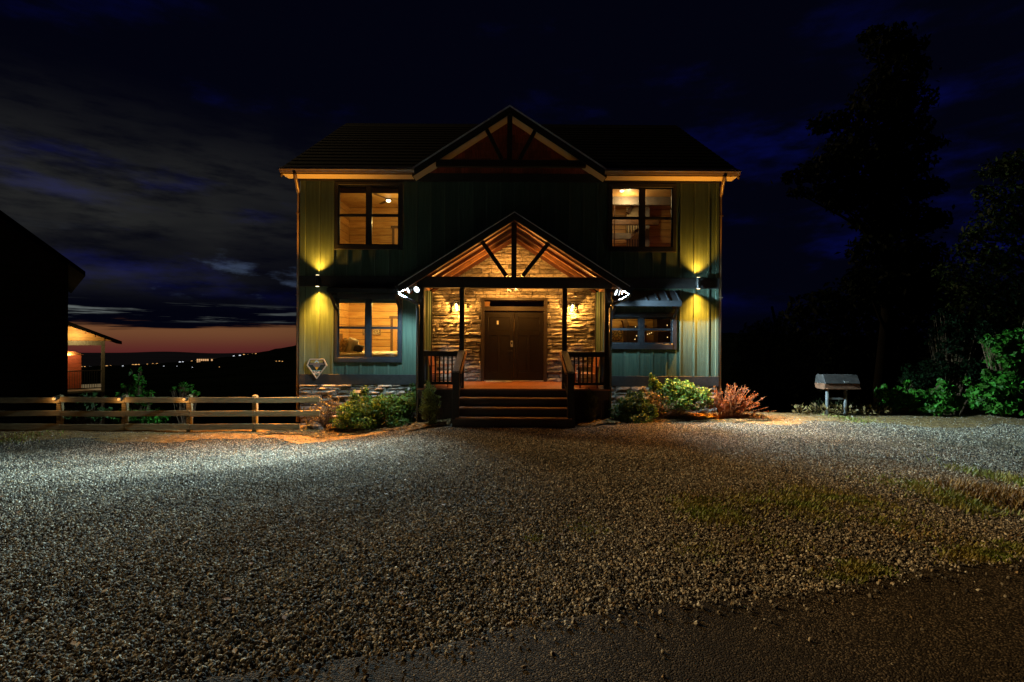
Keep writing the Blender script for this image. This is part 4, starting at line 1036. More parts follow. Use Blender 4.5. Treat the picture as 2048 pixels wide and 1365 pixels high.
# ceiling fan upstairs
fc = T(777, 402, 16.0)
FAN = thing('ceiling_fan', 'dark ceiling fan with a lit bulb in the upper left bedroom', 'ceiling fan', (fc.x, fc.y, 6.4))
MB().lathe((fc.x, fc.y, fc.z), [(0.02, 0.60), (0.02, 0.12), (0.09, 0.10), (0.11, 0.05), (0.10, 0.03), (0.02, 0.025)], 14).build('motor', M_BLACK, FAN, smooth=True)
E_BULB = emis('fan_bulb', (1.0, 0.80, 0.45), 6.0)
MB().lathe((fc.x, fc.y, fc.z), [(0.07, 0.022), (0.075, 0.0), (0.055, -0.035), (0.01, -0.05)], 14).build('bulb', E_BULB, FAN, smooth=True)
for k_ in range(3):
    a = rad(8 + k_ * 120); d_ = Vector((math.cos(a), math.sin(a), 0)); nrm = Vector((-d_.y, d_.x, 0))
    p = fc + Vector((0, 0, .06)); vs = []
    for u, hw_ in ((0.1, .04), (0.35, .075), (0.62, .085), (0.70, .04)):
        vs += [p + d_ * u + nrm * hw_ + Vector((0, 0, .02)), p + d_ * u - nrm * hw_ - Vector((0, 0, .02))]
    vs2 = [v + Vector((0, 0, .012)) for v in vs]; n_ = len(vs)
    fs = []
    for i in range(0, n_ - 2, 2): fs += [(i, i + 1, i + 3, i + 2), (n_ + i, n_ + i + 2, n_ + i + 3, n_ + i + 1), (i, i + 2, n_ + i + 2, n_ + i), (i + 1, n_ + i + 1, n_ + i + 3, i + 3)]
    MB().add(vs + vs2, fs).build('blade', M_DKWOOD, FAN)
# stair hall: beams, post, stairs with balusters, recessed lamp
def ib(name, m, px0, px1, py0, py1, d, th=0.12):
    cx = (px0 + px1) / 2; cy = (py0 + py1) / 2
    return box(name, m, HOUSE, PX(px0, d, cy), PX(px1, d, cy), d, d + th, PZ(py1, d, cx), PZ(py0, d, cx))
ib('loft_beam', M_GREYBEAM, 1222, 1350, 393, 409.5, 15.6)
ib('loft_beam', M_DKWOOD, 1222, 1318, 438.5, 449.5, 15.9)
ib('loft_beam', M_GREYBEAM, 1222, 1262, 466.5, 478, 15.7)
ib('loft_post', M_GREYBEAM, 1291, 1299, 380, 500, 16.4, 0.2)
ib('loft_post', M_DKWOOD, 1228, 1230, 411, 500, 15.4, 0.03)
ib('loft_panel', mat('pale_stair_wall', (0.62, 0.50, 0.30), 0.7, 0.2, 5), 1253, 1290, 415, 498, 16.6, 0.04)
for i in range(5): ib('loft_baluster', M_BLACK, 1254 + i * 5.2, 1255.3 + i * 5.2, 449.6, 466, 16.3, 0.03)
for i in range(5): ib('loft_baluster', M_BLACK, 1254 + i * 5.2, 1255.3 + i * 5.2, 479, 500, 16.3, 0.03)
MB().bar(T(1255, 427, 16.5), T(1278, 392, 16.5), 0.1, 0.14, (0, 1, 0)).build('stair_stringer', M_DKWOOD, HOUSE)
MB().bar(T(1258, 477, 16.2), T(1276, 459, 16.2), 0.08, 0.09, (0, 1, 0)).build('stair_stringer', M_DKWOOD, HOUSE)
rl = T(1244, 382, 15.0)
RL = MB().lathe((rl.x, rl.y, rl.z), [(0.03, 0.03), (0.055, 0.0), (0.05, -0.02), (0.01, -0.03)], 14).build('ceiling_spotlight', emis('white_bulb', (1.0, 0.95, 0.85), 9.0), None, smooth=True)
tag(RL, 'small white lit spotlight high in the upper right window', 'light')
MB().lathe((rl.x, rl.y, 6.0), [(0.008, rl.z + 0.031 - 6.0), (0.008, 0.40)], 6).build('stem', M_BLACK, RL)
# kitchen: wall clock, dark cabinets, hood, string of small lights
ck = T(1232, 670, 17.3)
CLK = thing('wall_clock', 'round open-frame clock hanging inside the lower right window', 'clock', tuple(ck))
def ring_mb(c_, r0, r1, y, n=28):
    vs, fs = [], []
    for k in range(n):
        t = 2 * math.pi * k / n
        for rr_ in (r0, r1):
            for yy in (y, y + 0.02): vs.append((c_.x + rr_ * math.cos(t), yy, c_.z + rr_ * math.sin(t)))
    for k in range(n):
        a, b = k * 4, ((k + 1) % n) * 4
        fs += [(a, b, b + 2, a + 2), (a + 1, a + 3, b + 3, b + 1), (a, a + 1, b + 1, b), (a + 2, b + 2, b + 3, a + 3)]
    return MB().add(vs, fs)
ring_mb(ck, 0.20, 0.225, ck.y).build('rim', M_BLACK, CLK); ring_mb(ck, 0.085, 0.10, ck.y).build('rim', M_BLACK, CLK)
for i in range(12):
    a = rad(30 * i); d_ = Vector((math.cos(a), 0, math.sin(a))); MB().bar(ck + d_ * 0.10 + Vector((0, .01, 0)), ck + d_ * 0.20 + Vector((0, .01, 0)), 0.018, 0.016, (0, 1, 0)).build('hour_mark', M_BLACK, CLK)
for a, l in ((70, 0.14), (200, 0.10)):
    d_ = Vector((math.cos(rad(a)), 0, math.sin(rad(a)))); MB().bar(ck + Vector((0, -.005, 0)), ck + d_ * l + Vector((0, -.005, 0)), 0.014, 0.008, (0, 1, 0)).build('hand', M_BLACK, CLK)
M_CAB = mat('dark_cabinet', (0.055, 0.030, 0.015), 0.5, 0.3, 4, (6, 6, 1))
ib('cabinet', M_CAB, 1253, 1276, 652, 700, 17.0, 0.5); ib('cabinet', M_CAB, 1314, 1352, 620, 660, 16.8, 0.5); ib('cabinet', M_CAB, 1316, 1352, 664, 700, 16.8, 0.5)
ib('loft_post', M_PINEV, 1290, 1293, 650, 700, 15.6, 0.1)
MB().bar(T(1248, 640, 17.2), T(1256, 662, 17.2), 0.16, 0.2, (0, 1, 0)).build('loft_brace', M_DKWOOD, HOUSE)
E_FAIR = emis('fairy_light', (1.0, 0.62, 0.22), 2.2)
gl = MB()
for px, py in ((1291, 667), (1295, 669), (1299, 667.5), (1303, 666), (1334.5, 651), (1335, 675), (1271, 654), (1273, 672), (1270, 679)):
    p = T(px, py, 16.5); gl.lathe(tuple(p), [(0.004, -0.016), (0.017, 0.0), (0.004, 0.016)], 6)
o = gl.build('string_lights', E_FAIR); tag(o, 'tiny warm lights glinting inside the lower right window', 'string lights')

# ================================================================== fixtures on the house
AMBER = (1.0, 0.385, 0.035)
COOL = (0.56, 0.86, 1.0)
def wall_light(px, label):
    x = PX(px, YF - 0.1, 566); z0, z1 = Z_BELT_B - 0.01, Z_BELT_T + 0.0
    yy = YF - 0.17
    t = thing('wall_light', label, 'wall light', (x, YF - 0.05, (z0 + z1) / 2), 'up-and-down wall lights')
    MB().lathe((x, yy, 0), [(0.050, z0), (0.055, z0 + 0.005), (0.055, z1 - 0.005), (0.050, z1)], 18).build('body', M_BLACK, t)
    box('bracket', M_BLACK, t, x - 0.04, x + 0.04, YF - 0.125, YF - 0.051, (z0 + z1) / 2 - 0.06, (z0 + z1) / 2 + 0.06)
    e = emis('amber_lens', (1.0, 0.80, 0.42), 7.0)
    MB().lathe((x, yy, 0), [(0.042, z0 - 0.006), (0.042, z0 - 0.001)], 16).build('lens', e, t)
    MB().lathe((x, yy, 0), [(0.042, z1 + 0.001), (0.042, z1 + 0.006)], 16).build('lens', e, t)
    lamp('up_or_fill_light', 'SPOT', (x, yy, z1 + 0.03), 430, AMBER, t, 0.03, (x, yy + 0.12, z1 + 2), 104, 1.0)
    lamp('up_or_fill_light', 'SPOT', (x, yy, z1 + 0.03), 100, AMBER, t, 0.02, (-0.15 * x, YF - 0.24, 7.6), 36, 1.0)  # added narrow fill spot, aimed across to brighten the upper gable soffit
    lamp('down_light', 'SPOT', (x, yy, z0 - 0.03), 2600, AMBER, t, 0.02, (x, yy - 0.75, z0 - 2), 100, 1.0)
    lamp('down_light', 'SPOT', (x, yy, z0 - 0.03), 380, AMBER, t, 0.03, (x, yy + 0.12, z0 - 2), 104, 1.0)
wall_light(637, 'lit cylinder wall light on the belt trim left of the porch')
wall_light(1395, 'lit cylinder wall light on the belt trim right of the porch')
def lantern(px, py, label):
    c = T(px, py, YS - 0.21); t = thing('lantern', label, 'lantern', tuple(c), 'entry lanterns on the stone wall')
    x, y, z = c; w_, h = 0.075, 0.135
    mb = MB()
    for i in (-1, 1):
        for j in (-1, 1): mb.box(x + i * w_ - 0.006, x + i * w_ + 0.006, y + j * w_ - 0.006, y + j * w_ + 0.006, z - h, z + h)
    for zz in (z - h, z + h - 0.012):
        mb.box(x - w_, x + w_, y - w_ - 0.007, y - w_ + 0.007, zz, zz + 0.012); mb.box(x - w_, x + w_, y + w_ - 0.007, y + w_ + 0.007, zz, zz + 0.012)
        mb.box(x - w_ - 0.007, x - w_ + 0.007, y - w_, y + w_, zz, zz + 0.012); mb.box(x + w_ - 0.007, x + w_ + 0.007, y - w_, y + w_, zz, zz + 0.012)
    mb.build('cage', M_BLACK, t)
    box('cap', M_BLACK, t, x - 0.055, x + 0.055, y - 0.055, y + 0.055, z + h + 0.001, z + h + 0.02)
    box('back_plate', M_BLACK, t, x - 0.05, x + 0.05, YS - 0.075, YS - 0.05, z - 0.09, z + 0.12)
    MB().bar((x, y + 0.02, z + h + 0.01), (x, YS - 0.07, z + h - 0.04), 0.02, 0.02).build('arm', M_BLACK, t)
    for i, (dx, dy) in enumerate(((-1, 0), (1, 0), (0, -1), (0, 1))):
        if dx: box('glass', GLASS, t, x + dx * w_ - 0.002, x + dx * w_ + 0.002, y - w_ + 0.008, y + w_ - 0.008, z - h + 0.013, z + h - 0.013)
        else: box('glass', GLASS, t, x - w_ + 0.008, x + w_ - 0.008, y + dy * w_ - 0.002, y + dy * w_ + 0.002, z - h + 0.013, z + h - 0.013)
    MB().lathe((x, y, z), [(0.012, 0.06), (0.024, 0.03), (0.026, 0.0), (0.016, -0.035), (0.003, -0.045)], 12).build('bulb', emis('lantern_bulb', (1.0, 0.78, 0.42), 16.0), t, smooth=True)
    lamp('lantern_light', 'POINT', (x, y, z - 0.085), 130, (1.0, 0.45, 0.085), t, 0.03)
lantern(912.5, 612, 'lit glass wall lantern left of the entry doors'); lantern(1145, 614, 'lit glass wall lantern right of the entry doors')
def floodlight(c, aims, label, power, omni, side):
    t = thing('floodlight', label, 'floodlight', tuple(c), 'twin floodlights under the porch eaves')
    xb = c.x - side * 0.02
    MB().lathe((c.x, c.y + 0.10, c.z + 0.05), [(0.055, 0.05), (0.055, 0.0), (0.02, -0.01)], 14, 'z').build('base', M_WHITE if side < 0 else M_BLACK, t)
    MB().lathe((c.x, c.y + 0.10, c.z), [(0.028, 0.05), (0.034, 0.0), (0.034, -0.05), (0.02, -0.07)], 12).build('motion_sensor', M_BLACK, t)
    for i, (off, aim) in enumerate(aims):
        p = c + Vector(off); d = (Vector(aim) - p).normalized()
        mb = MB(); mb.tube([p - d * 0.10, p - d * 0.05, p - d * 0.02, p + d * 0.03], 0.03, 12, 0.082); mb.build('lamp_head', M_BLACK, t, smooth=True)
        MB().tube([p + d * 0.0311, p + d * 0.036], 0.075, 14).build('lens', emis('flood_lens', (0.80, 0.94, 1.0), 5.0), t)
        MB().tube([c + Vector((0, .10, .04)), p - d * 0.09], 0.012, 6).build('arm', M_BLACK, t)
        lamp('flood_beam', 'SPOT', p + d * 0.07, power, COOL, t, 0.075, aim, 102, 1.0)
    sp = c + Vector((side * 0.20, 0.06, -0.16)); lamp('flood_spill', 'SPOT', sp, omni, COOL, t, 0.09, sp + Vector((side * 0.45, 0.22, -2.0)), 132, 0.7)
fl = Vector((PX(827, PY - 0.2, 571), PY - 0.22, PZ(573, PY - 0.2, 827) - 0.09))
fr_ = Vector((PX(1229, PY + 0.05, 575), PY + 0.05, PZ(577, PY + .05, 1229) - 0.11))
floodlight(fl, [((-0.10, 0, 0), (-9.5, 8.8, -0.2)), ((0.10, 0, 0.02), (-5.0, 7.2, 0.1))], 'bright twin floodlight under the left porch eave', 6000, 520, -1)
floodlight(fr_, [((-0.02, -0.16, 0), (9.0, 9.8, 0.1)), ((0.10, 0.02, 0), (12.5, 10.9, 0.9))], 'twin floodlight half hidden behind the right porch post', 4900, 170, 1)

# diamond sign
SG = thing('sign', 'diamond shaped silver edged sign numbered 204 left of the lower window', 'sign', tuple(T(633, 740, YF)))
def S6(zx_, zy_): 
    p = T(600 + zx_ / 17.06, 700 + zy_ / 17.06, YF - 0.06); return (p.x, p.z)
def poly(pts, y0, y1, name, m, par=SG): return MB().prism([S6(*p) for p in pts], y1, y0, 'y').build(name, m, par)
outer = [(232, 522), (338, 306), (822, 306), (930, 526), (572, 1000)]; inner = [(275, 524), (358, 340), (803, 340), (885, 527), (573, 945)]
ys = YF - 0.05
mb = MB(); k_ = len(outer)
vs = [(*S6(*p)[:1], ys - 0.03, S6(*p)[1]) for p in outer] + [(*S6(*p)[:1], ys - 0.03, S6(*p)[1]) for p in inner] + [(*S6(*p)[:1], ys, S6(*p)[1]) for p in outer] + [(*S6(*p)[:1], ys - 0.01, S6(*p)[1]) for p in inner]
fs = []
for i in range(k_):
    j = (i + 1) % k_; fs += [(i, j, k_ + j, k_ + i), (2 * k_ + i, 2 * k_ + j, j, i), (k_ + i, k_ + j, 3 * k_ + j, 3 * k_ + i)]
mb.add(vs, fs).build('frame', M_SILVER, SG)
M_SBLK = mat('sign_dark_green', (0.012, 0.022, 0.016), 0.5); M_SGOLD = mat('sign_gold', (0.62, 0.36, 0.08), 0.5, 0.3, 18); M_SMAUVE = mat('sign_mauve', (0.25, 0.15, 0.12), 0.5, 0.2, 30)
M_SORG = mat('sign_orange', (0.70, 0.33, 0.03), 0.5); M_STEAL = mat('sign_teal', (0.22, 0.42, 0.36), 0.5)
poly(inner, ys - 0.012, ys - 0.002, 'panel', M_SBLK)
poly([(345, 425), (375, 355), (785, 355), (805, 415), (765, 440), (380, 440)], ys - 0.016, ys - 0.0125, 'band', M_SGOLD)
poly([(310, 470), (470, 448), (690, 448), (850, 470), (840, 505), (700, 515), (670, 590), (480, 590), (440, 515), (325, 505)], ys - 0.016, ys - 0.0125, 'band', M_SMAUVE)
poly([(490, 450), (530, 385), (575, 352), (625, 390), (655, 450)], ys - 0.020, ys - 0.0165, 'peak', M_WHITE)
poly([(520, 455), (560, 415), (590, 415), (630, 455)], ys - 0.023, ys - 0.0205, 'peak', M_SORG)
poly([(505, 590), (645, 590), (573, 690)], ys - 0.020, ys - 0.0165, 'triangle', M_SORG)
poly([(402, 700), (745, 700), (733, 718), (414, 718)], ys - 0.016, ys - 0.0125, 'line', M_STEAL)
poly([(478, 828), (665, 828), (655, 842), (488, 842)], ys - 0.016, ys - 0.0125, 'line', M_STEAL)
p = T(600 + 568 / 17.06, 700 + 778 / 17.06, ys); text_mesh('number', '204', 0.115, Vector((p.x, ys - 0.014, p.z)), M_WHITE, SG)

# hanging ornament under the beam, mat, chairs
hy = 13.95; hz = PZ(583.5, hy, 1027); hx_ = PX(1027, hy, 580)
HS = thing('pendant_lantern', 'ornate dark pendant lantern hanging half hidden behind the porch beam', 'lantern', (hx_, hy, hz))
MB().tube([(hx_, hy, UND + 0.04), (hx_, hy, hz + 0.44)], 0.012, 8).build('stem', M_BLACK, HS)
MB().lathe((hx_, hy, hz), [(0.03, 0.46), (0.14, 0.42), (0.15, 0.405), (0.03, 0.40)], 12).build('cap', M_BLACK, HS)
mb = MB()
for k in range(6):
    a = rad(60 * k + 15); u = Vector((math.cos(a), math.sin(a), 0)); c_ = Vector((hx_, hy, hz))
    mb.tube([c_ + u * 0.14 + Vector((0, 0, .41)), c_ + u * 0.20 + Vector((0, 0, .16)), c_ + u * 0.18 + Vector((0, 0, .05)), c_ + u * 0.06 + Vector((0, 0, .0))], 0.011, 6)
    mb.tube([c_ + u * 0.20 + Vector((0, 0, .05)), c_ + u * 0.225 + Vector((0, 0, .025)), c_ + u * 0.17 + Vector((0, 0, .0))], 0.012, 6)
mb.build('cage', M_BLACK, HS)
for k in range(3):
    a = rad(120 * k + 20); q = Vector((hx_ + 0.07 * math.cos(a), hy + 0.07 * math.sin(a), hz + 0.12))
    MB().lathe(tuple(q), [(0.004, 0.06), (0.018, 0.02), (0.016, -0.02), (0.006, -0.05)], 8).build('candle_bulb', emis('lantern_bulb', (1.0, 0.78, 0.42), 16.0), HS, smooth=True)
lamp('pendant_light', 'POINT', (hx_, hy, hz + 0.23), 250, (1.0, 0.43, 0.075), HS, 0.06)
mt = MB().box(PX(972, YS - .25, 763), PX(1024, YS - .25, 763), YS - 0.42, YS - 0.12, DECK + 0.001, DECK + 0.014).build('door_mat', mat('pale_mat', (0.42, 0.38, 0.31), 0.95, 0.4, 12, bump=0.5, bscale=60)); tag(mt, 'pale door mat lying before the left entry door', 'door mat')
def chair(side, label):
    """a slatted porch seat with its back to the side railing, facing the middle of the porch"""
    xb = (POSTS[0] + 0.10) if side < 0 else (POSTS[3] - 0.10); f = -side; y0, y1 = PY + 0.16, PY + 1.02
    t = thing('porch_chair', label, 'chair', (xb + f * 0.3, (y0 + y1) / 2, DECK), 'stained porch chairs behind the railings')
    for i in range(4):
        a = y0 + (y1 - y0) * i / 4 + 0.012; b = y0 + (y1 - y0) * (i + 1) / 4 - 0.012
        MB().prism([(xb + f * 0.12, DECK + 0.14), (xb + f * 0.145, DECK + 0.14), (xb + f * 0.045, DECK + 0.90), (xb + f * 0.02, DECK + 0.90)], a, b, 'y').build('back_slat', M_ORANGE, t)
    for i in range(4): box('seat_slat', M_ORANGE, t, xb + f * (0.16 + i * 0.11), xb + f * (0.26 + i * 0.11), y0, y1, DECK + 0.34, DECK + 0.36)
    for y in (y0 - 0.045, y1 + 0.005):
        box('leg', M_ORANGE, t, xb + f * 0.54, xb + f * 0.58, y, y + 0.04, DECK, DECK + 0.54); box('leg', M_ORANGE, t, xb + f * 0.10, xb + f * 0.14, y, y + 0.04, DECK, DECK + 0.54)
        box('arm_rest', M_ORANGE, t, xb + f * 0.05, xb + f * 0.62, y - 0.02, y + 0.06, DECK + 0.541, DECK + 0.562)
chair(-1, 'orange stained slat chair behind the left porch railing')
chair(1, 'orange stained slat chair behind the right porch railing')

# ================================================================== fence
FD = 13.1
FE = thing('fence', 'weathered three-rail timber fence left of the house', 'fence', (PX(380, FD), FD, -0.4))
px_posts = [-270, -140, -10, 120, 250, 379, 510]
for px in px_posts:
    x = PX(px, FD + 0.08, 830); zt = PZ(790, FD + .08, px)
    mb = MB().box(x - 0.055, x + 0.055, FD + 0.03, FD + 0.14, G(x, FD + 0.08) - 0.25, zt - 0.02)
    mb.add([(x - 0.055, FD + 0.03, zt - 0.019), (x + 0.055, FD + 0.03, zt - 0.019), (x + 0.055, FD + 0.14, zt - 0.019), (x - 0.055, FD + 0.14, zt - 0.019), (x, FD + 0.085, zt + 0.012)], [(0, 1, 4), (1, 2, 4), (2, 3, 4), (3, 0, 4), (3, 2, 1, 0)])
    mb.build('post', M_FENCE, FE, bevel=0.006)
px_ends = px_posts + [640]
rr = random.Random(8)
for py0, py1 in ((795, 806), (822, 833), (848.5, 860)):
    for a, b in zip(px_ends, px_ends[1:]):
        if b == 640 and py0 > 840: b = 600
        xa, xb = PX(a, FD, 820) + 0.004, PX(b, FD, 820) - 0.004
        za0, zb0 = PZ(py1, FD, a) + rr.uniform(-.012, .012), PZ(py1, FD, b) + rr.uniform(-.012, .012); h = (py1 - py0) * FD / 1024
        MB().prism([(xa, za0), (xb, zb0), (xb, zb0 + h), (xa, za0 + h)], FD + 0.029, FD - 0.01, 'y').build('rail', M_FENCE, FE, bevel=0.005)
E_SOL = emis('solar_lens', (1.0, 0.42, 0.10), 1.5)
for i, (px, py) in enumerate(((109, 797), (239, 798), (369, 798))):
    c = T(px, py, FD - 0.05); nm = ('leftmost', 'middle', 'rightmost')[i]
    t = thing('fence_light', f'{nm} of three small lit solar lights on the fence top rail', 'fence light', tuple(c), 'solar lights on the fence')
    MB().lathe((c.x, c.y, c.z), [(0.045, 0.038), (0.055, 0.0), (0.05, -0.025), (0.02, -0.03)], 12, 'y').build('housing', M_BLACK, t)
    MB().lathe((c.x, c.y - 0.031, c.z - 0.012), [(0.034, 0.0), (0.030, -0.01), (0.012, -0.014)], 12, 'y').build('lens', E_SOL, t)
    lamp('solar_glow', 'POINT', (c.x, c.y - 0.09, c.z - 0.03), 2.2, (1.0, 0.55, 0.2), t, 0.02)

# ================================================================== neighbour buildings at the left
ND = 18.5
nx = PX(136, ND, 660); ez = PZ(546, ND + 0.3, 170); slope = 0.84
NH = thing('neighbour_house', 'large unlit neighbouring house at the left picture edge', 'house', (nx, ND, 0))
ex = nx + 0.45; zw = ez + 0.45 * slope - 0.2
MB().prism([(nx - 9.6, -2.5), (nx, -2.5), (nx, zw), (nx - 4.8, zw + 4.8 * slope), (nx - 9.6, zw)], ND + 9, ND, 'y').build('wall', M_DARKW, NH)
for i in range(26):
    z = -2.3 + i * 0.26
    if z < zw - 0.25: box('log', M_DARKW, NH, nx - 9.55, nx - 0.02, ND - 0.06, ND - 0.001, z, z + 0.24, bevel=0.02)
ap = (nx - 4.8, ez + slope * (ex - nx + 4.8))
for s_ in (-1, 1):
    e0 = ap[0] + s_ * (ex - ap[0])
    MB().prism([ap, (e0, ez), (e0, ez - 0.16), (ap[0], ap[1] - 0.2)], ND - 0.45, ND + 9.4, 'y').build('roof', M_ROOF, NH)
NH.rotation_euler = (0, 0, rad(43))
# covered deck behind it
KD = 27.0
KH = thing('covered_deck', 'covered deck with lit timber gable behind the dark house', 'deck', (PX(243, KD), KD, 0))
p_e, p_t = T(243, 683, KD), T(128, 643, KD)
MB().prism([(p_t.x - 0.6, p_t.z + 0.02), (p_t.x, p_t.z), (p_e.x, p_e.z), (p_e.x, p_e.z - 0.16), (p_t.x, p_t.z - 0.2), (p_t.x - 0.6, p_t.z - 0.18)], KD - 0.4, KD + 5, 'y').build('roof', M_ROOF, KH)
zb = PZ(682, KD, 170); ksl = (p_t.z - p_e.z) / (p_e.x - p_t.x)
gw = MB().prism([(p_t.x - 0.5, zb), (p_e.x - 0.35, zb), (p_t.x, p_t.z - 0.22), (p_t.x - 0.5, p_t.z - 0.22)], KD + 0.12, KD + 0.06, 'y').build('gable_panel', M_RAFT, KH)
z = zb + 0.02
while z < p_t.z - 0.3:
    xr_ = p_e.x - 0.4 - (z + 0.17 - zb) / ksl
    if xr_ > p_t.x - 0.4: box('board', mat('honey_board', (0.46, 0.25, 0.08), 0.6, 0.3, 3, (1, 1, 8), 0.2, 14, rand=0.12), gw, p_t.x - 0.5, xr_, KD + 0.03, KD + 0.059, z, z + 0.165)
    z += 0.175
box('beam', M_GALV, KH, p_t.x - 0.5, PX(208, KD, 686), KD - 0.02, KD + 0.14, PZ(690.5, KD, 170), zb - 0.002)
xk = PX(204, KD, 730)
box('post', M_GALV, KH, xk - 0.10, xk + 0.10, KD, KD + 0.18, PZ(782, KD, 204) - 2, PZ(690.5, KD, 170) - 0.002)
box('deck_floor', M_GALV, KH, p_t.x - 0.5, xk + 0.1, KD - 0.05, KD + 4.8, PZ(782, KD, 170), PZ(778.5, KD, 170))
box('wall', M_REDW, KH, p_t.x - 1.0, KH.location.x - 2.18, KD + 1.5, KD + 1.6, PZ(782, KD, 150), PZ(708, KD + 1.5, 150))
for i in range(9):
    z0 = PZ(780, KD + 1.5, 150) + i * 0.22; box('siding_board', M_REDW, KH, p_t.x - 1.0, KH.location.x - 2.19, KD + 1.47, KD + 1.499, z0, z0 + 0.21)
MB().prism([(p_t.x - 1, PZ(700, KD + 1, 140)), (KH.location.x - 2.53, PZ(702, KD + 1, 150)), (KH.location.x - 2.05, PZ(709, KD + 1, 168)), (p_t.x - 1, PZ(709, KD + 1, 150))], KD + 1.45, KD + 0.9, 'y').build('canopy', M_RAFT, KH)
zr_ = PZ(739, KD, 170)
box('rail', M_BLACK, KH, p_t.x - 0.5, xk - 0.1, KD + 0.05, KD + 0.10, zr_ - 0.05, zr_); box('rail', M_BLACK, KH, p_t.x - 0.5, xk - 0.1, KD + 0.05, KD + 0.10, PZ(775, KD, 170), PZ(773, KD, 170))
for i in range(17):
    x = p_t.x - 0.4 + i * (xk - p_t.x + 0.2) / 17; box('baluster', M_BLACK, KH, x - 0.014, x + 0.014, KD + 0.06, KD + 0.09, PZ(773, KD, 170) + 0.001, zr_ - 0.051)
lamp('deck_lamp', 'POINT', (p_t.x + 0.5, KD - 0.7, PZ(676, KD)), 75, (1.0, 0.66, 0.22), KH, 0.08)
lamp('deck_lamp', 'POINT', (p_t.x + 0.2, KD + 0.9, PZ(715, KD)), 80, (1.0, 0.55, 0.2), KH, 0.08)

KH.rotation_euler = (0, 0, rad(40)); KH.scale = (0.74, 1, 1)
# ================================================================== vegetation
def leaves(clusters, n, size, seed, aspect=0.55, shell=0.55, droop=0.0, dirn=None):
    rs = np.random.RandomState(seed); vol = np.array([c[3] * c[4] * c[5] for c in clusters]) ** (2 / 3.); pick = rs.choice(len(clusters), n, p=vol / vol.sum())
    C_ = np.array([c[:3] for c in clusters]); S_ = np.array([c[3:6] for c in clusters])
    d = rs.normal(size=(n, 3)); d /= np.linalg.norm(d, axis=1)[:, None]
    rr_ = shell + (1 - shell) * rs.rand(n) ** 0.6; rr_ = np.where(rs.rand(n) < 0.28, rs.rand(n), rr_) * (1 + 0.18 * rs.normal(size=n) * (rs.rand(n) < 0.3))
    P = C_[pick] + d * S_[pick] * rr_[:, None]
    nrm = d * 0.6 + rs.normal(size=(n, 3)) * 0.7 + np.array([0, -0.1, 0.45]); nrm /= np.linalg.norm(nrm, axis=1)[:, None]
    t = np.cross(nrm, rs.normal(size=(n, 3))); t /= np.linalg.norm(t, axis=1)[:, None]; t[:, 2] -= droop
    if dirn is not None: t = t * 0.5 + d * 1.0 + np.array(dirn); t /= np.linalg.norm(t, axis=1)[:, None]
    b = np.cross(nrm, t); b /= (np.linalg.norm(b, axis=1)[:, None] + 1e-9)
    L = size * (0.6 + 0.8 * rs.rand(n))[:, None]; Wd = L * aspect
    base, tip = P - t * L * 0.5, P + t * L * 0.5
    mid = P + nrm * L * 0.12
    v = np.stack([base, mid + b * Wd * 0.5, tip, mid - b * Wd * 0.5], 1).reshape(-1, 3)
    return v, n
def leaf_obj(name, m, parent, *a, **k):
    v, n = leaves(*a, **k); me = bpy.data.meshes.new(name)
    me.vertices.add(len(v)); me.vertices.foreach_set('co', v.astype(np.float32).ravel())
    me.loops.add(n * 6); me.polygons.add(n * 2)
    i0 = np.arange(n) * 4; tri = np.stack([i0, i0 + 1, i0 + 2, i0, i0 + 2, i0 + 3], 1).ravel()
    me.loops.foreach_set('vertex_index', tri.astype(np.int32)); me.polygons.foreach_set('loop_start', (np.arange(n * 2) * 3).astype(np.int32))
    me.update(calc_edges=True); me.materials.append(m)
    o = bpy.data.objects.new(name, me); COL.objects.link(o); child(o, parent); return o
def stems(root, clusters, parent, seed, r0=0.012, m=None):
    rs = random.Random(seed); mb = MB()
    for c in clusters:
        for k in range(3):
            e = Vector((c[0] + rs.uniform(-1, 1) * c[3] * .6, c[1] + rs.uniform(-1, 1) * c[4] * .6, c[2] + rs.uniform(-.3, .7) * c[5])); s0 = Vector(root) + Vector((rs.uniform(-.08, .08), rs.uniform(-.05, .05), 0))
            mid = s0.lerp(e, 0.5) + Vector((rs.uniform(-.1, .1), rs.uniform(-.05, .05), 0.05)); mb.tube([s0, mid, e], r0, 5, r0 * 0.3)
    return mb.build('stem', m or M_TWIG, parent)
def clus(d, items, depth=0.7):
    out = []
    for px, py, rx_, ry_ in items:
        p = T(px, py, d); k = d / 1024; out.append((p.x, p.y + R.uniform(-.1, .1), p.z, rx_ * k, min(rx_ * k, depth), ry_ * k))
    return out
def shrub(name, label, d, base_px, items, n, size, m, seed, cat='shrub', group=None, depth=0.55, **k):
    rq = random.Random(seed * 7 + 1); top = min(i[1] - i[3] for i in items); x0_, x1_ = min(i[0] - i[2] for i in items), max(i[0] + i[2] for i in items)
    extra = []
    if cat == 'bush': items = [(i[0], i[1], i[2] * 0.72, i[3] * 0.66) for i in items]
    for _ in range(10 if cat == 'shrub' else 34):
        q = rq.choice(items); a_ = rq.uniform(-0.2, 3.34); u_ = rq.uniform(0.95, 1.35 if cat == 'shrub' else 1.8); k_ = rq.uniform(0.16, 0.34)
        extra.append((q[0] + math.cos(a_) * q[2] * u_, q[1] - math.sin(a_) * q[3] * u_, q[2] * k_, q[3] * k_ * 1.5))
    cl = clus(d, list(items) + extra, depth); bx = PX(base_px, d, 830); bz = G(bx, d)
    t = thing(name, label, cat, (bx, d, bz), group)
    leaf_obj('foliage', m, t, cl, n, size, seed, **k); stems((bx, d, bz - 0.02), cl, t, seed)
    return t
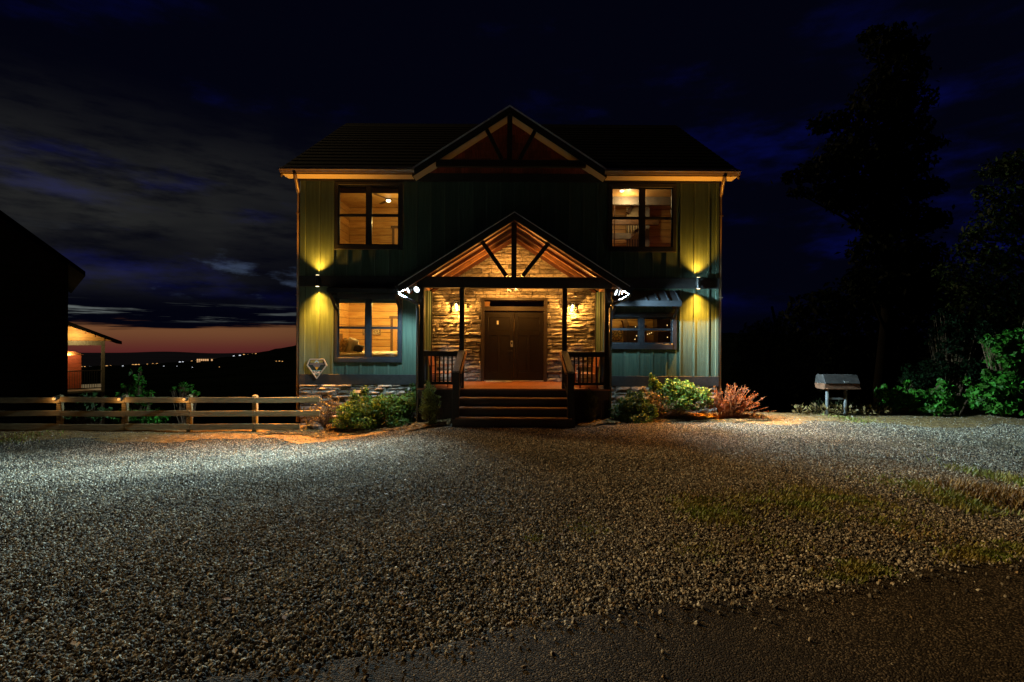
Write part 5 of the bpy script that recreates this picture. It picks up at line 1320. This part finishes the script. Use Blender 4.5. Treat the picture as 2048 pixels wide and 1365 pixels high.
# left of the stairs
shrub('shrub', 'yellow-green leafy shrub under the lower left window', 13.2, 745, [(700, 825, 28, 20), (725, 815, 30, 26), (755, 820, 32, 26), (790, 822, 30, 22), (815, 808, 24, 20), (770, 806, 24, 18), (735, 840, 34, 16), (830, 800, 18, 18), (690, 845, 26, 14), (800, 842, 30, 14)], 8200, 0.075, L_YEL, 1)
shrub('shrub', 'green leafy shrub against the left porch downspout', 13.35, 820, [(812, 810, 22, 22), (828, 796, 16, 18), (800, 828, 24, 18)], 1800, 0.07, L_GRN, 2)
def cone_bush(label, d, cx, top, bot, w_, m, seed, n):
    it = []; rr_ = random.Random(seed)
    for i in range(9):
        t = i / 8; py = top + 6 + (bot - top - 14) * t; hw_ = w_ * (0.25 + 0.75 * math.sin(math.pi * (0.12 + 0.68 * t)))
        for q in range(3): it.append((cx + rr_.uniform(-1, 1) * hw_ * 0.55, py + rr_.uniform(-4, 4), hw_ * 0.55, 9))
    bx = PX(cx, d, bot); t = thing('conifer', label, 'conifer', (bx, d, G(bx, d)), 'small conifers beside the porch stairs')
    cl = clus(d, it, 0.25); leaf_obj('foliage', m, t, cl, n, 0.055, seed, aspect=0.35, dirn=(0, -.1, .7)); MB().tube([(bx, d, G(bx, d) - .05), (bx, d, PZ(top + 10, d))], 0.03, 6, 0.008).build('trunk', M_BARK, t)
cone_bush('yellow-green dwarf conifer left of the porch stairs', 12.45, 860, 768, 852, 21, L_CON, 31, 4200)
cone_bush('dull brown-green dwarf conifer right of the porch stairs', 12.6, 1181, 781, 850, 18, L_CON2, 32, 2600)
shrub('shrub', 'dry brown twiggy shrub at the fence end', 13.35, 645, [(640, 822, 22, 20), (660, 815, 18, 16), (625, 835, 20, 14)], 700, 0.05, L_TAN, 4)
# right of the porch
shrub('shrub', 'dark green shrub beside the right porch post', 12.75, 1262, [(1240, 826, 20, 20), (1262, 815, 24, 24), (1285, 820, 22, 24), (1270, 836, 34, 14), (1250, 806, 16, 14)], 4200, 0.065, L_GRN, 5)
shrub('shrub', 'yellow-green shrub under the lower right window', 13.25, 1350, [(1318, 790, 20, 24), (1345, 782, 24, 20), (1372, 782, 24, 20), (1400, 792, 20, 18), (1355, 802, 36, 16), (1308, 768, 10, 16), (1335, 812, 30, 14), (1390, 808, 26, 14)], 6800, 0.075, L_YEL, 6)
shrub('shrub', 'sparse tan weed shrub between the two right shrubs', 13.0, 1310, [(1305, 800, 18, 20), (1325, 812, 24, 10), (1400, 812, 22, 9)], 700, 0.06, L_TAN, 7)
# red spiky bush
rb = T(1452, 822, 13.2); RB = thing('red_bush', 'spiky red barberry bush at the right house corner', 'shrub', (rb.x, rb.y, G(rb.x, rb.y)))
rr = random.Random(12); mb = MB(); vsz = []
for i in range(210):
    a = rad(rr.gauss(24, 33)); l = rr.uniform(0.35, 1.05); dy = rr.uniform(-0.35, 0.25)
    s0 = Vector((rb.x + rr.uniform(-.25, .25), rb.y + rr.uniform(-.1, .1), G(rb.x, rb.y) - 0.03))
    e = s0 + Vector((math.sin(a) * l, dy * l, math.cos(a) * l * 0.98)); mid = s0.lerp(e, .55) + Vector((-0.04 * math.sin(a), 0, 0.05))
    mb.tube([s0, mid, e], 0.008, 4, 0.003)
    for q in range(7):
        p = mid.lerp(e, rr.random()); vsz.append((p.x, p.y, p.z, .03, .03, .03))
mb.build('stem', mat('red_twig', (0.30, 0.080, 0.012), 0.8, 0.3, 12), RB)
leaf_obj('foliage', L_RED, RB, vsz, 3600, 0.05, 12, aspect=0.4, dirn=(0.2, 0, .8))
# weeds at the right edge, grill surroundings
def weeds(label, spots, d, m, seed, n, size, hh):
    cl = []
    for px, py, w_ in spots:
        p = T(px, py, d); k = d / 1024; z = G(p.x, d); cl.append((p.x, d, z + hh * .5, w_ * k, 0.3, hh * .6))
    t = thing('weeds', label, 'weeds', (cl[0][0], d, G(cl[0][0], d))); leaf_obj('foliage', m, t, cl, n, size, seed, aspect=0.4, dirn=(0, 0, .6)); return t
weeds('dry weeds round the feet of the grill', [(1600, 822, 12), (1640, 822, 22), (1665, 818, 12), (1690, 824, 20), (1730, 818, 18), (1760, 822, 20)], 13.9, L_TAN, 41, 420, 0.11, 0.26)
weeds('green weeds sprouting behind the grill legs', [(1640, 818, 18), (1680, 808, 20), (1705, 818, 20), (1745, 815, 20)], 14.1, L_OLV, 42, 380, 0.11, 0.34)
# bright bushes at the right
shrub('bush', 'low bright green bush between the grill and the tall bush', 14.2, 1820, [(1765, 788, 22, 16), (1795, 800, 30, 22), (1830, 795, 34, 26), (1870, 795, 34, 28), (1900, 805, 34, 26), (1850, 815, 60, 16), (1780, 815, 30, 12)], 4600, 0.125, L_BRI, 51, cat='bush', depth=0.9)
shrub('bush', 'tall bright green bush at the right picture edge', 13.8, 2010, [(1960, 790, 34, 36), (2000, 770, 38, 40), (2040, 790, 40, 44), (2010, 720, 34, 34), (2045, 690, 36, 50), (2070, 740, 40, 60), (1985, 810, 44, 24), (1990, 690, 22, 22), (2060, 810, 40, 30), (2095, 640, 40, 60)], 7200, 0.14, L_BRI, 52, cat='bush', depth=1.0)
shrub('bush', 'dim green bush rising behind the low bright bush', 15.4, 1900, [(1900, 690, 40, 34), (1870, 740, 44, 34), (1930, 740, 46, 40), (1950, 660, 36, 34), (1830, 760, 34, 28), (1905, 640, 26, 24)], 5200, 0.10, L_DKG, 53, cat='bush', depth=1.0)
# shrubs beyond the fence
shrub('bush', 'tall dark green sapling beyond the fence', 14.6, 280, [(278, 765, 16, 26), (270, 790, 24, 20), (292, 800, 24, 18), (280, 830, 40, 18), (310, 840, 30, 14), (250, 840, 24, 14)], 1300, 0.13, L_BRI, 61, cat='bush')
shrub('bush', 'small green sapling behind the third fence light', 14.6, 368, [(366, 780, 16, 10), (380, 790, 12, 8)], 240, 0.11, L_BRI, 62, cat='bush')
shrub('bush', 'low green bush behind the left fence rails', 14.4, 180, [(180, 805, 24, 16), (150, 830, 26, 14), (200, 830, 30, 12)], 700, 0.12, L_GRN, 63, cat='bush')
# trees
def tree(name, label, d, base_px, items, n, size, m, seed, hgt, group=None, r0=0.22, depth=1.6):
    cl = clus(d, items, depth); bx = PX(base_px, d, 700); bz = G(bx, d) - 0.3
    t = thing(name, label, 'tree', (bx, d, bz), group)
    leaf_obj('crown', m, t, cl, n, size, seed, droop=0.35)
    rr_ = random.Random(seed); top = Vector((bx + PX(base_px + 5, d) - PX(base_px, d), d, hgt))
    pts = [Vector((bx, d, bz)).lerp(top, i / 6) + Vector((rr_.uniform(-.15, .15), rr_.uniform(-.15, .15), 0)) * (0 < i) for i in range(7)]
    tr = MB().tube(pts, r0, 9, 0.04).build('trunk', M_BARKD, t, smooth=True)
    for c in cl:
        h = min(max(0.12, (c[2] - bz) / (hgt - bz) - 0.12), 0.95); s0 = pts[0].lerp(pts[-1], h); e = Vector(c[:3])
        MB().tube([s0, s0.lerp(e, .5) + Vector((0, 0, .12)), e], r0 * 0.28, 6, 0.015).build('limb', M_BARKD, tr)
    return t
d = 21.0
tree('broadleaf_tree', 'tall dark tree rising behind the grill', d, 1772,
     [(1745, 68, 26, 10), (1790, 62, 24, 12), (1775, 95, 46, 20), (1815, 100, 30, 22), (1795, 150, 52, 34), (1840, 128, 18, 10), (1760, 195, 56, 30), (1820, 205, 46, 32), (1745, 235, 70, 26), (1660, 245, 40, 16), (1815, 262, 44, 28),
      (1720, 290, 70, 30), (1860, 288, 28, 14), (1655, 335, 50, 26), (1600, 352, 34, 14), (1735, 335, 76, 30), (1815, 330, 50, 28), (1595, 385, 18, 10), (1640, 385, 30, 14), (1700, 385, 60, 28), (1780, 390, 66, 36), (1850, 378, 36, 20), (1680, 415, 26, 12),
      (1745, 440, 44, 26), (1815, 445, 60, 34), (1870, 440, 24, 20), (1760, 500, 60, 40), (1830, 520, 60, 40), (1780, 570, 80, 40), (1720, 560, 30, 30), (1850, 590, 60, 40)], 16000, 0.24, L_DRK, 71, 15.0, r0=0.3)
tree('broadleaf_tree', 'leafy tree with faint green leaves at the right picture edge', 17.5, 2060,
     [(1990, 340, 34, 20), (2030, 325, 36, 24), (2060, 350, 50, 50), (2000, 400, 44, 34), (1965, 385, 18, 14), (2050, 430, 50, 40), (1985, 450, 44, 30), (1950, 475, 26, 16), (2030, 500, 54, 40), (1965, 520, 44, 30), (1925, 500, 22, 14), (2010, 570, 60, 44), (1940, 570, 44, 34), (2070, 600, 50, 60), (1900, 545, 26, 20), (1960, 620, 50, 36), (2110, 420, 70, 90)], 9500, 0.15, L_DKG, 72, 8.5, r0=0.18)
tree('broadleaf_tree', 'dark olive tree beyond the right house corner', 17.0, 1540,
     [(1510, 668, 30, 22), (1545, 655, 30, 20), (1500, 700, 30, 26), (1540, 700, 50, 34), (1590, 690, 40, 30), (1495, 745, 34, 28), (1545, 750, 54, 36), (1600, 740, 50, 36), (1520, 800, 50, 30), (1590, 800, 60, 30)], 7000, 0.12, L_OLV, 73, 3.2, r0=0.1)
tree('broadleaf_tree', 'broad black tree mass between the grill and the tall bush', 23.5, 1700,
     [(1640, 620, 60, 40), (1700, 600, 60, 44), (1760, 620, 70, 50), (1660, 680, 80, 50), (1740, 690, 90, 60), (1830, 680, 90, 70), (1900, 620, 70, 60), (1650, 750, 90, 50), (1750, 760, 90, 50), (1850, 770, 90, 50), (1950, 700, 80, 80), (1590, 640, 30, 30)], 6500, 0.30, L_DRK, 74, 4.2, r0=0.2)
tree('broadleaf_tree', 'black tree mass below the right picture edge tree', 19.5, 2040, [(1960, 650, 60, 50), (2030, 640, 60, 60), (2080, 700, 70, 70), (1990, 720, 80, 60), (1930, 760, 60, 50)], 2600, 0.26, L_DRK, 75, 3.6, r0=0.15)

# grass and weeds in the gravel: one uncountable mass
gv, gf = [], []; rs = random.Random(77)
def blade(x, y, h, wd, lean):
    h *= 0.7; z = G(x, y); a = rs.uniform(0, 6.283); dx, dy = math.cos(a), math.sin(a); k = len(gv)
    gv.extend([(x - dy * wd, y + dx * wd, z), (x + dy * wd, y - dx * wd, z), (x + dx * lean * .5 + dy * wd * .7, y + dy * lean * .5 - dx * wd * .7, z + h * .6), (x + dx * lean * .5 - dy * wd * .7, y + dy * lean * .5 + dx * wd * .7, z + h * .6), (x + dx * lean, y + dy * lean, z + h)])
    gf.extend([(k, k + 1, k + 2, k + 3), (k + 3, k + 2, k + 4)])
def patch(px, py, rx_, ry_, n, h):
    # place on the ground seen at that pixel
    a, b = unroll(px, py); d_ = 4.0
    for _ in range(12): d_ = (EYE - G(a * d_ / 1024, d_)) * 1024 / b
    x0 = a * d_ / 1024
    for _ in range(int(n * 1.0)):
        x = x0 + rs.gauss(0, 0.75) * rx_ * d_ / 1024; y = d_ + rs.gauss(0, 1.0) * ry_ * d_ * d_ / (1024 * 1.7)
        if y > road_y(x) - 0.05: blade(x, y, h * rs.uniform(.4, 1.2), 0.0035 * rs.uniform(.7, 1.6) + 0.0006 * d_, h * rs.uniform(.1, .8))
for a in [(1400, 1012, 40, 14, 700, .06), (1440, 1035, 50, 14, 700, .06), (1590, 1005, 36, 12, 600, .07), (1630, 990, 40, 14, 600, .06), (1500, 1003, 50, 14, 500, .05), (1730, 1005, 40, 14, 500, .06), (1890, 990, 34, 18, 700, .09), (1910, 1010, 30, 12, 500, .08), (2030, 965, 24, 20, 500, .14),
          (1970, 1110, 40, 10, 700, .05), (1730, 1140, 30, 10, 600, .05), (1680, 1155, 40, 8, 300, .04), (1940, 1120, 40, 12, 400, .05), (1400, 1100, 60, 14, 300, .035), (1180, 1056, 40, 12, 260, .03), (1070, 1078, 12, 5, 120, .03), (1620, 1030, 40, 12, 300, .05), (1760, 1045, 30, 8, 200, .05), (2040, 1100, 30, 10, 300, .05), (1860, 1060, 60, 30, 260, .04), (1780, 965, 60, 14, 260, .05), (1560, 1090, 60, 16, 220, .035), (30, 880, 40, 8, 300, .10), (1685, 838, 20, 4, 120, .08), (1720, 840, 24, 4, 120, .07)]: patch(*a)
o = MB().add(gv, gf).build('grass', mat('weed_grass', (0.17, 0.21, 0.025), 0.6, 0.5, 3, island=0.4, col2=(0.26, 0.20, 0.04), transl=0.2)); tag(o, 'thin green weeds growing through the gravel', 'grass', kind='stuff')
gv, gf = [], []
for a in [(1990, 1000, 40, 14, 900, .16), (2030, 1000, 36, 16, 700, .14), (1395, 1000, 30, 10, 300, .05), (1850, 1070, 60, 12, 240, .05), (1330, 1230, 24, 4, 60, .03)]: patch(*a)
o = MB().add(gv, gf).build('dry_grass', mat('straw_grass', (0.27, 0.17, 0.055), 0.7, 0.4, 3, island=0.4)); tag(o, 'dry tan grass at the right edge of the gravel', 'grass', kind='stuff')

lv, lf = [], []; rs = random.Random(31)
for _ in range(520):
    y = rs.uniform(2.6, 12.5); x = rs.uniform(-1.1, 1.1) * y
    if y < road_y(x) + 0.05 or (abs(x) < 2.4 and y > 11.8): continue
    z = G(x, y) + 0.016; a = rs.uniform(0, 6.28); l = rs.uniform(0.012, 0.035); c_, s_ = math.cos(a), math.sin(a); k = len(lv)
    lv += [(x - c_ * l, y - s_ * l, z), (x - s_ * l * .5, y + c_ * l * .5, z + rs.uniform(0, .012)), (x + c_ * l, y + s_ * l, z + rs.uniform(0, .01)), (x + s_ * l * .5, y - c_ * l * .5, z + rs.uniform(0, .012))]; lf += [(k, k + 1, k + 2), (k, k + 2, k + 3)]
o = MB().add(lv, lf).build('leaf_litter', mat('dead_leaf', (0.24, 0.115, 0.035), 0.8, 0.5, 30, island=0.45)); tag(o, 'small dead leaves strewn over the gravel', 'leaves', kind='stuff')

# mulch beds with chips
def mulch(label, xa, xb, ya, yb, n, seed):
    rs_ = random.Random(seed)
    def edge(x): return ya + 0.12 * math.sin(x * 3.1) + 0.07 * math.sin(x * 7.3 + seed)
    s = sheet('mulch_bed', frange(xa, xb, 0.12), frange(ya, yb, 0.1), lambda x, y: G(x, y) + 0.02 + 0.05 * sstep((y - ya) / 0.8), M_MULCHB, keep=lambda x, y: y > edge(x) and (x - xa) > 0.1 * math.sin(y * 9) and not (-2.3 < x < 2.4 and y > 12.85))
    tag(s, kind='structure')
    mb = MB()
    for _ in range(n):
        x = rs_.uniform(xa, xb); y = rs_.uniform(edge(x) - 0.12, yb); 
        if -2.3 < x < 2.4 and y > 12.85: continue
        z = G(x, y) + 0.03 + 0.05 * sstep((y - ya) / 0.8); a = rs_.uniform(0, 3.14); l = rs_.uniform(.02, .055)
        mb.bar((x - math.cos(a) * l, y - math.sin(a) * l, z + rs_.uniform(-.008, .012)), (x + math.cos(a) * l, y + math.sin(a) * l, z + rs_.uniform(-.008, .02)), rs_.uniform(.012, .028), 0.008)
    o = mb.build('mulch_chips', M_MULCH); tag(o, label, 'mulch', kind='stuff')
mulch('brown wood chips under the left shrubs', -6.2, -2.45, 12.75, YF - 0.06, 3600, 1)
mulch('brown wood chips under the right shrubs', 2.5, 6.6, 12.95, YF - 0.06, 3600, 2)
mulch('brown wood chips beside the left of the stairs', -2.5, -1.5, 12.25, 12.9, 700, 3)
mulch('brown wood chips beside the right of the stairs', 1.6, 2.6, 12.3, 12.9, 600, 4)
# rocks at the fence end
rs = random.Random(9)
for i, (px, py, r0) in enumerate(((628, 838, 0.13), (612, 848, 0.11), (640, 852, 0.10))):
    c = T(px, py, 13.25); c.z = G(c.x, c.y) + r0 * 0.45 + (0.1 if i == 0 else 0); ph = [rs.uniform(0, 6) for _ in range(3)]
    n_, m_ = 9, 6; vs = []
    for j in range(m_ + 1):
        for k in range(n_):
            th_, f_ = math.pi * j / m_, 2 * math.pi * k / n_
            q = 1 + 0.22 * math.sin(2 * f_ + ph[0]) * math.sin(th_) + 0.15 * math.sin(3 * th_ + ph[1]) + rs.uniform(-.08, .08) * (0 < j < m_)
            vs.append((c.x + r0 * 1.3 * q * math.sin(th_) * math.cos(f_), c.y + r0 * q * math.sin(th_) * math.sin(f_), c.z + r0 * .8 * q * math.cos(th_)))
    fs = [(j * n_ + k, (j + 1) * n_ + k, (j + 1) * n_ + (k + 1) % n_, j * n_ + (k + 1) % n_) for j in range(m_) for k in range(n_)]
    tag(MB().add(vs, fs).build('rock', M_ROCK), ('dark rock topmost of the pile at the fence end', 'dark rock at the left foot of the pile by the fence end', 'dark rock at the right foot of the pile by the fence end')[i], 'rock', 'rocks at the fence end')

# grill on two posts
gd = 13.6
GR = thing('grill', 'grey steel pedestal grill with lowered hood on two posts', 'grill', tuple(T(1690, 830, gd)))
x0, x1 = PX(1650, gd, 775), PX(1720, gd, 775); gz = lambda py: PZ(py, gd, 1685)
hd = 0.46
hood = [(gd - 0.02, gz(768)), (gd - 0.02, gz(767)), (gd + 0.11, gz(750.5)), (gd + hd - 0.08, gz(750.5)), (gd + hd, gz(762)), (gd + hd, gz(768))]
MB().prism(hood, x0, x1, 'x').build('hood', M_GRILL, GR, bevel=0.008)
MB().prism([(gd, gz(768) - 0.002), (gd + hd, gz(768) - 0.002), (gd + hd, gz(777)), (gd + hd - 0.06, gz(780)), (gd + 0.06, gz(780)), (gd, gz(777))], x0, x1, 'x').build('firebox', M_RUST, GR, bevel=0.006)
box('lower_lip', M_RUST, GR, x0 + 0.02, x1 - 0.02, gd - 0.07, gd - 0.003, gz(778.5), gz(776.5))
MB().tube([(PX(1690, gd, 764) - .04, gd - 0.03, gz(764)), (PX(1690, gd, 764) - .04, gd - 0.07, gz(764)), (PX(1690, gd, 764) + .05, gd - 0.07, gz(764)), (PX(1690, gd, 764) + .05, gd - 0.03, gz(764))], 0.011, 6).build('handle', M_SILVER, GR)
MB().tube([(x0 - 0.002, gd + 0.2, gz(767)), (x0 - 0.08, gd + 0.2, gz(767.5))], 0.012, 6).build('side_handle', M_SILVER, GR)
for px, m_ in ((1665, M_GALV), (1702, M_GALV)):
    x = PX(px, gd, 805); MB().tube([(x, gd + 0.23, G(x, gd) - 0.1), (x, gd + 0.23, gz(780) + 0.0)], 0.044, 12).build('leg', m_, GR, smooth=True)
xa, xb = PX(1665, gd, 800) + 0.044, PX(1702, gd, 800) - 0.044
MB().bar((xa, gd + 0.23, gz(799.5)), (xb, gd + 0.23, gz(799.5)), 0.05, 0.045).build('crossbar', M_GALV, GR)

# twig on the asphalt
a, b = unroll(1368, 1232); d_ = 3.0
for _ in range(10): d_ = (EYE - G(a * d_ / 1024, d_)) * 1024 / b
x = a * d_ / 1024; z = G(x, d_) + 0.045
o = MB().tube([(x - .07, d_ - .02, z), (x, d_ + .01, z + .006), (x + .05, d_ - .015, z)], 0.004, 6, 0.002).tube([(x, d_ + .01, z + .005), (x + .04, d_ + .04, z + .004)], 0.003, 5, 0.001).build('twig', M_TWIG)
tag(o, 'dry forked twig lying on the asphalt by the gravel edge', 'twig')
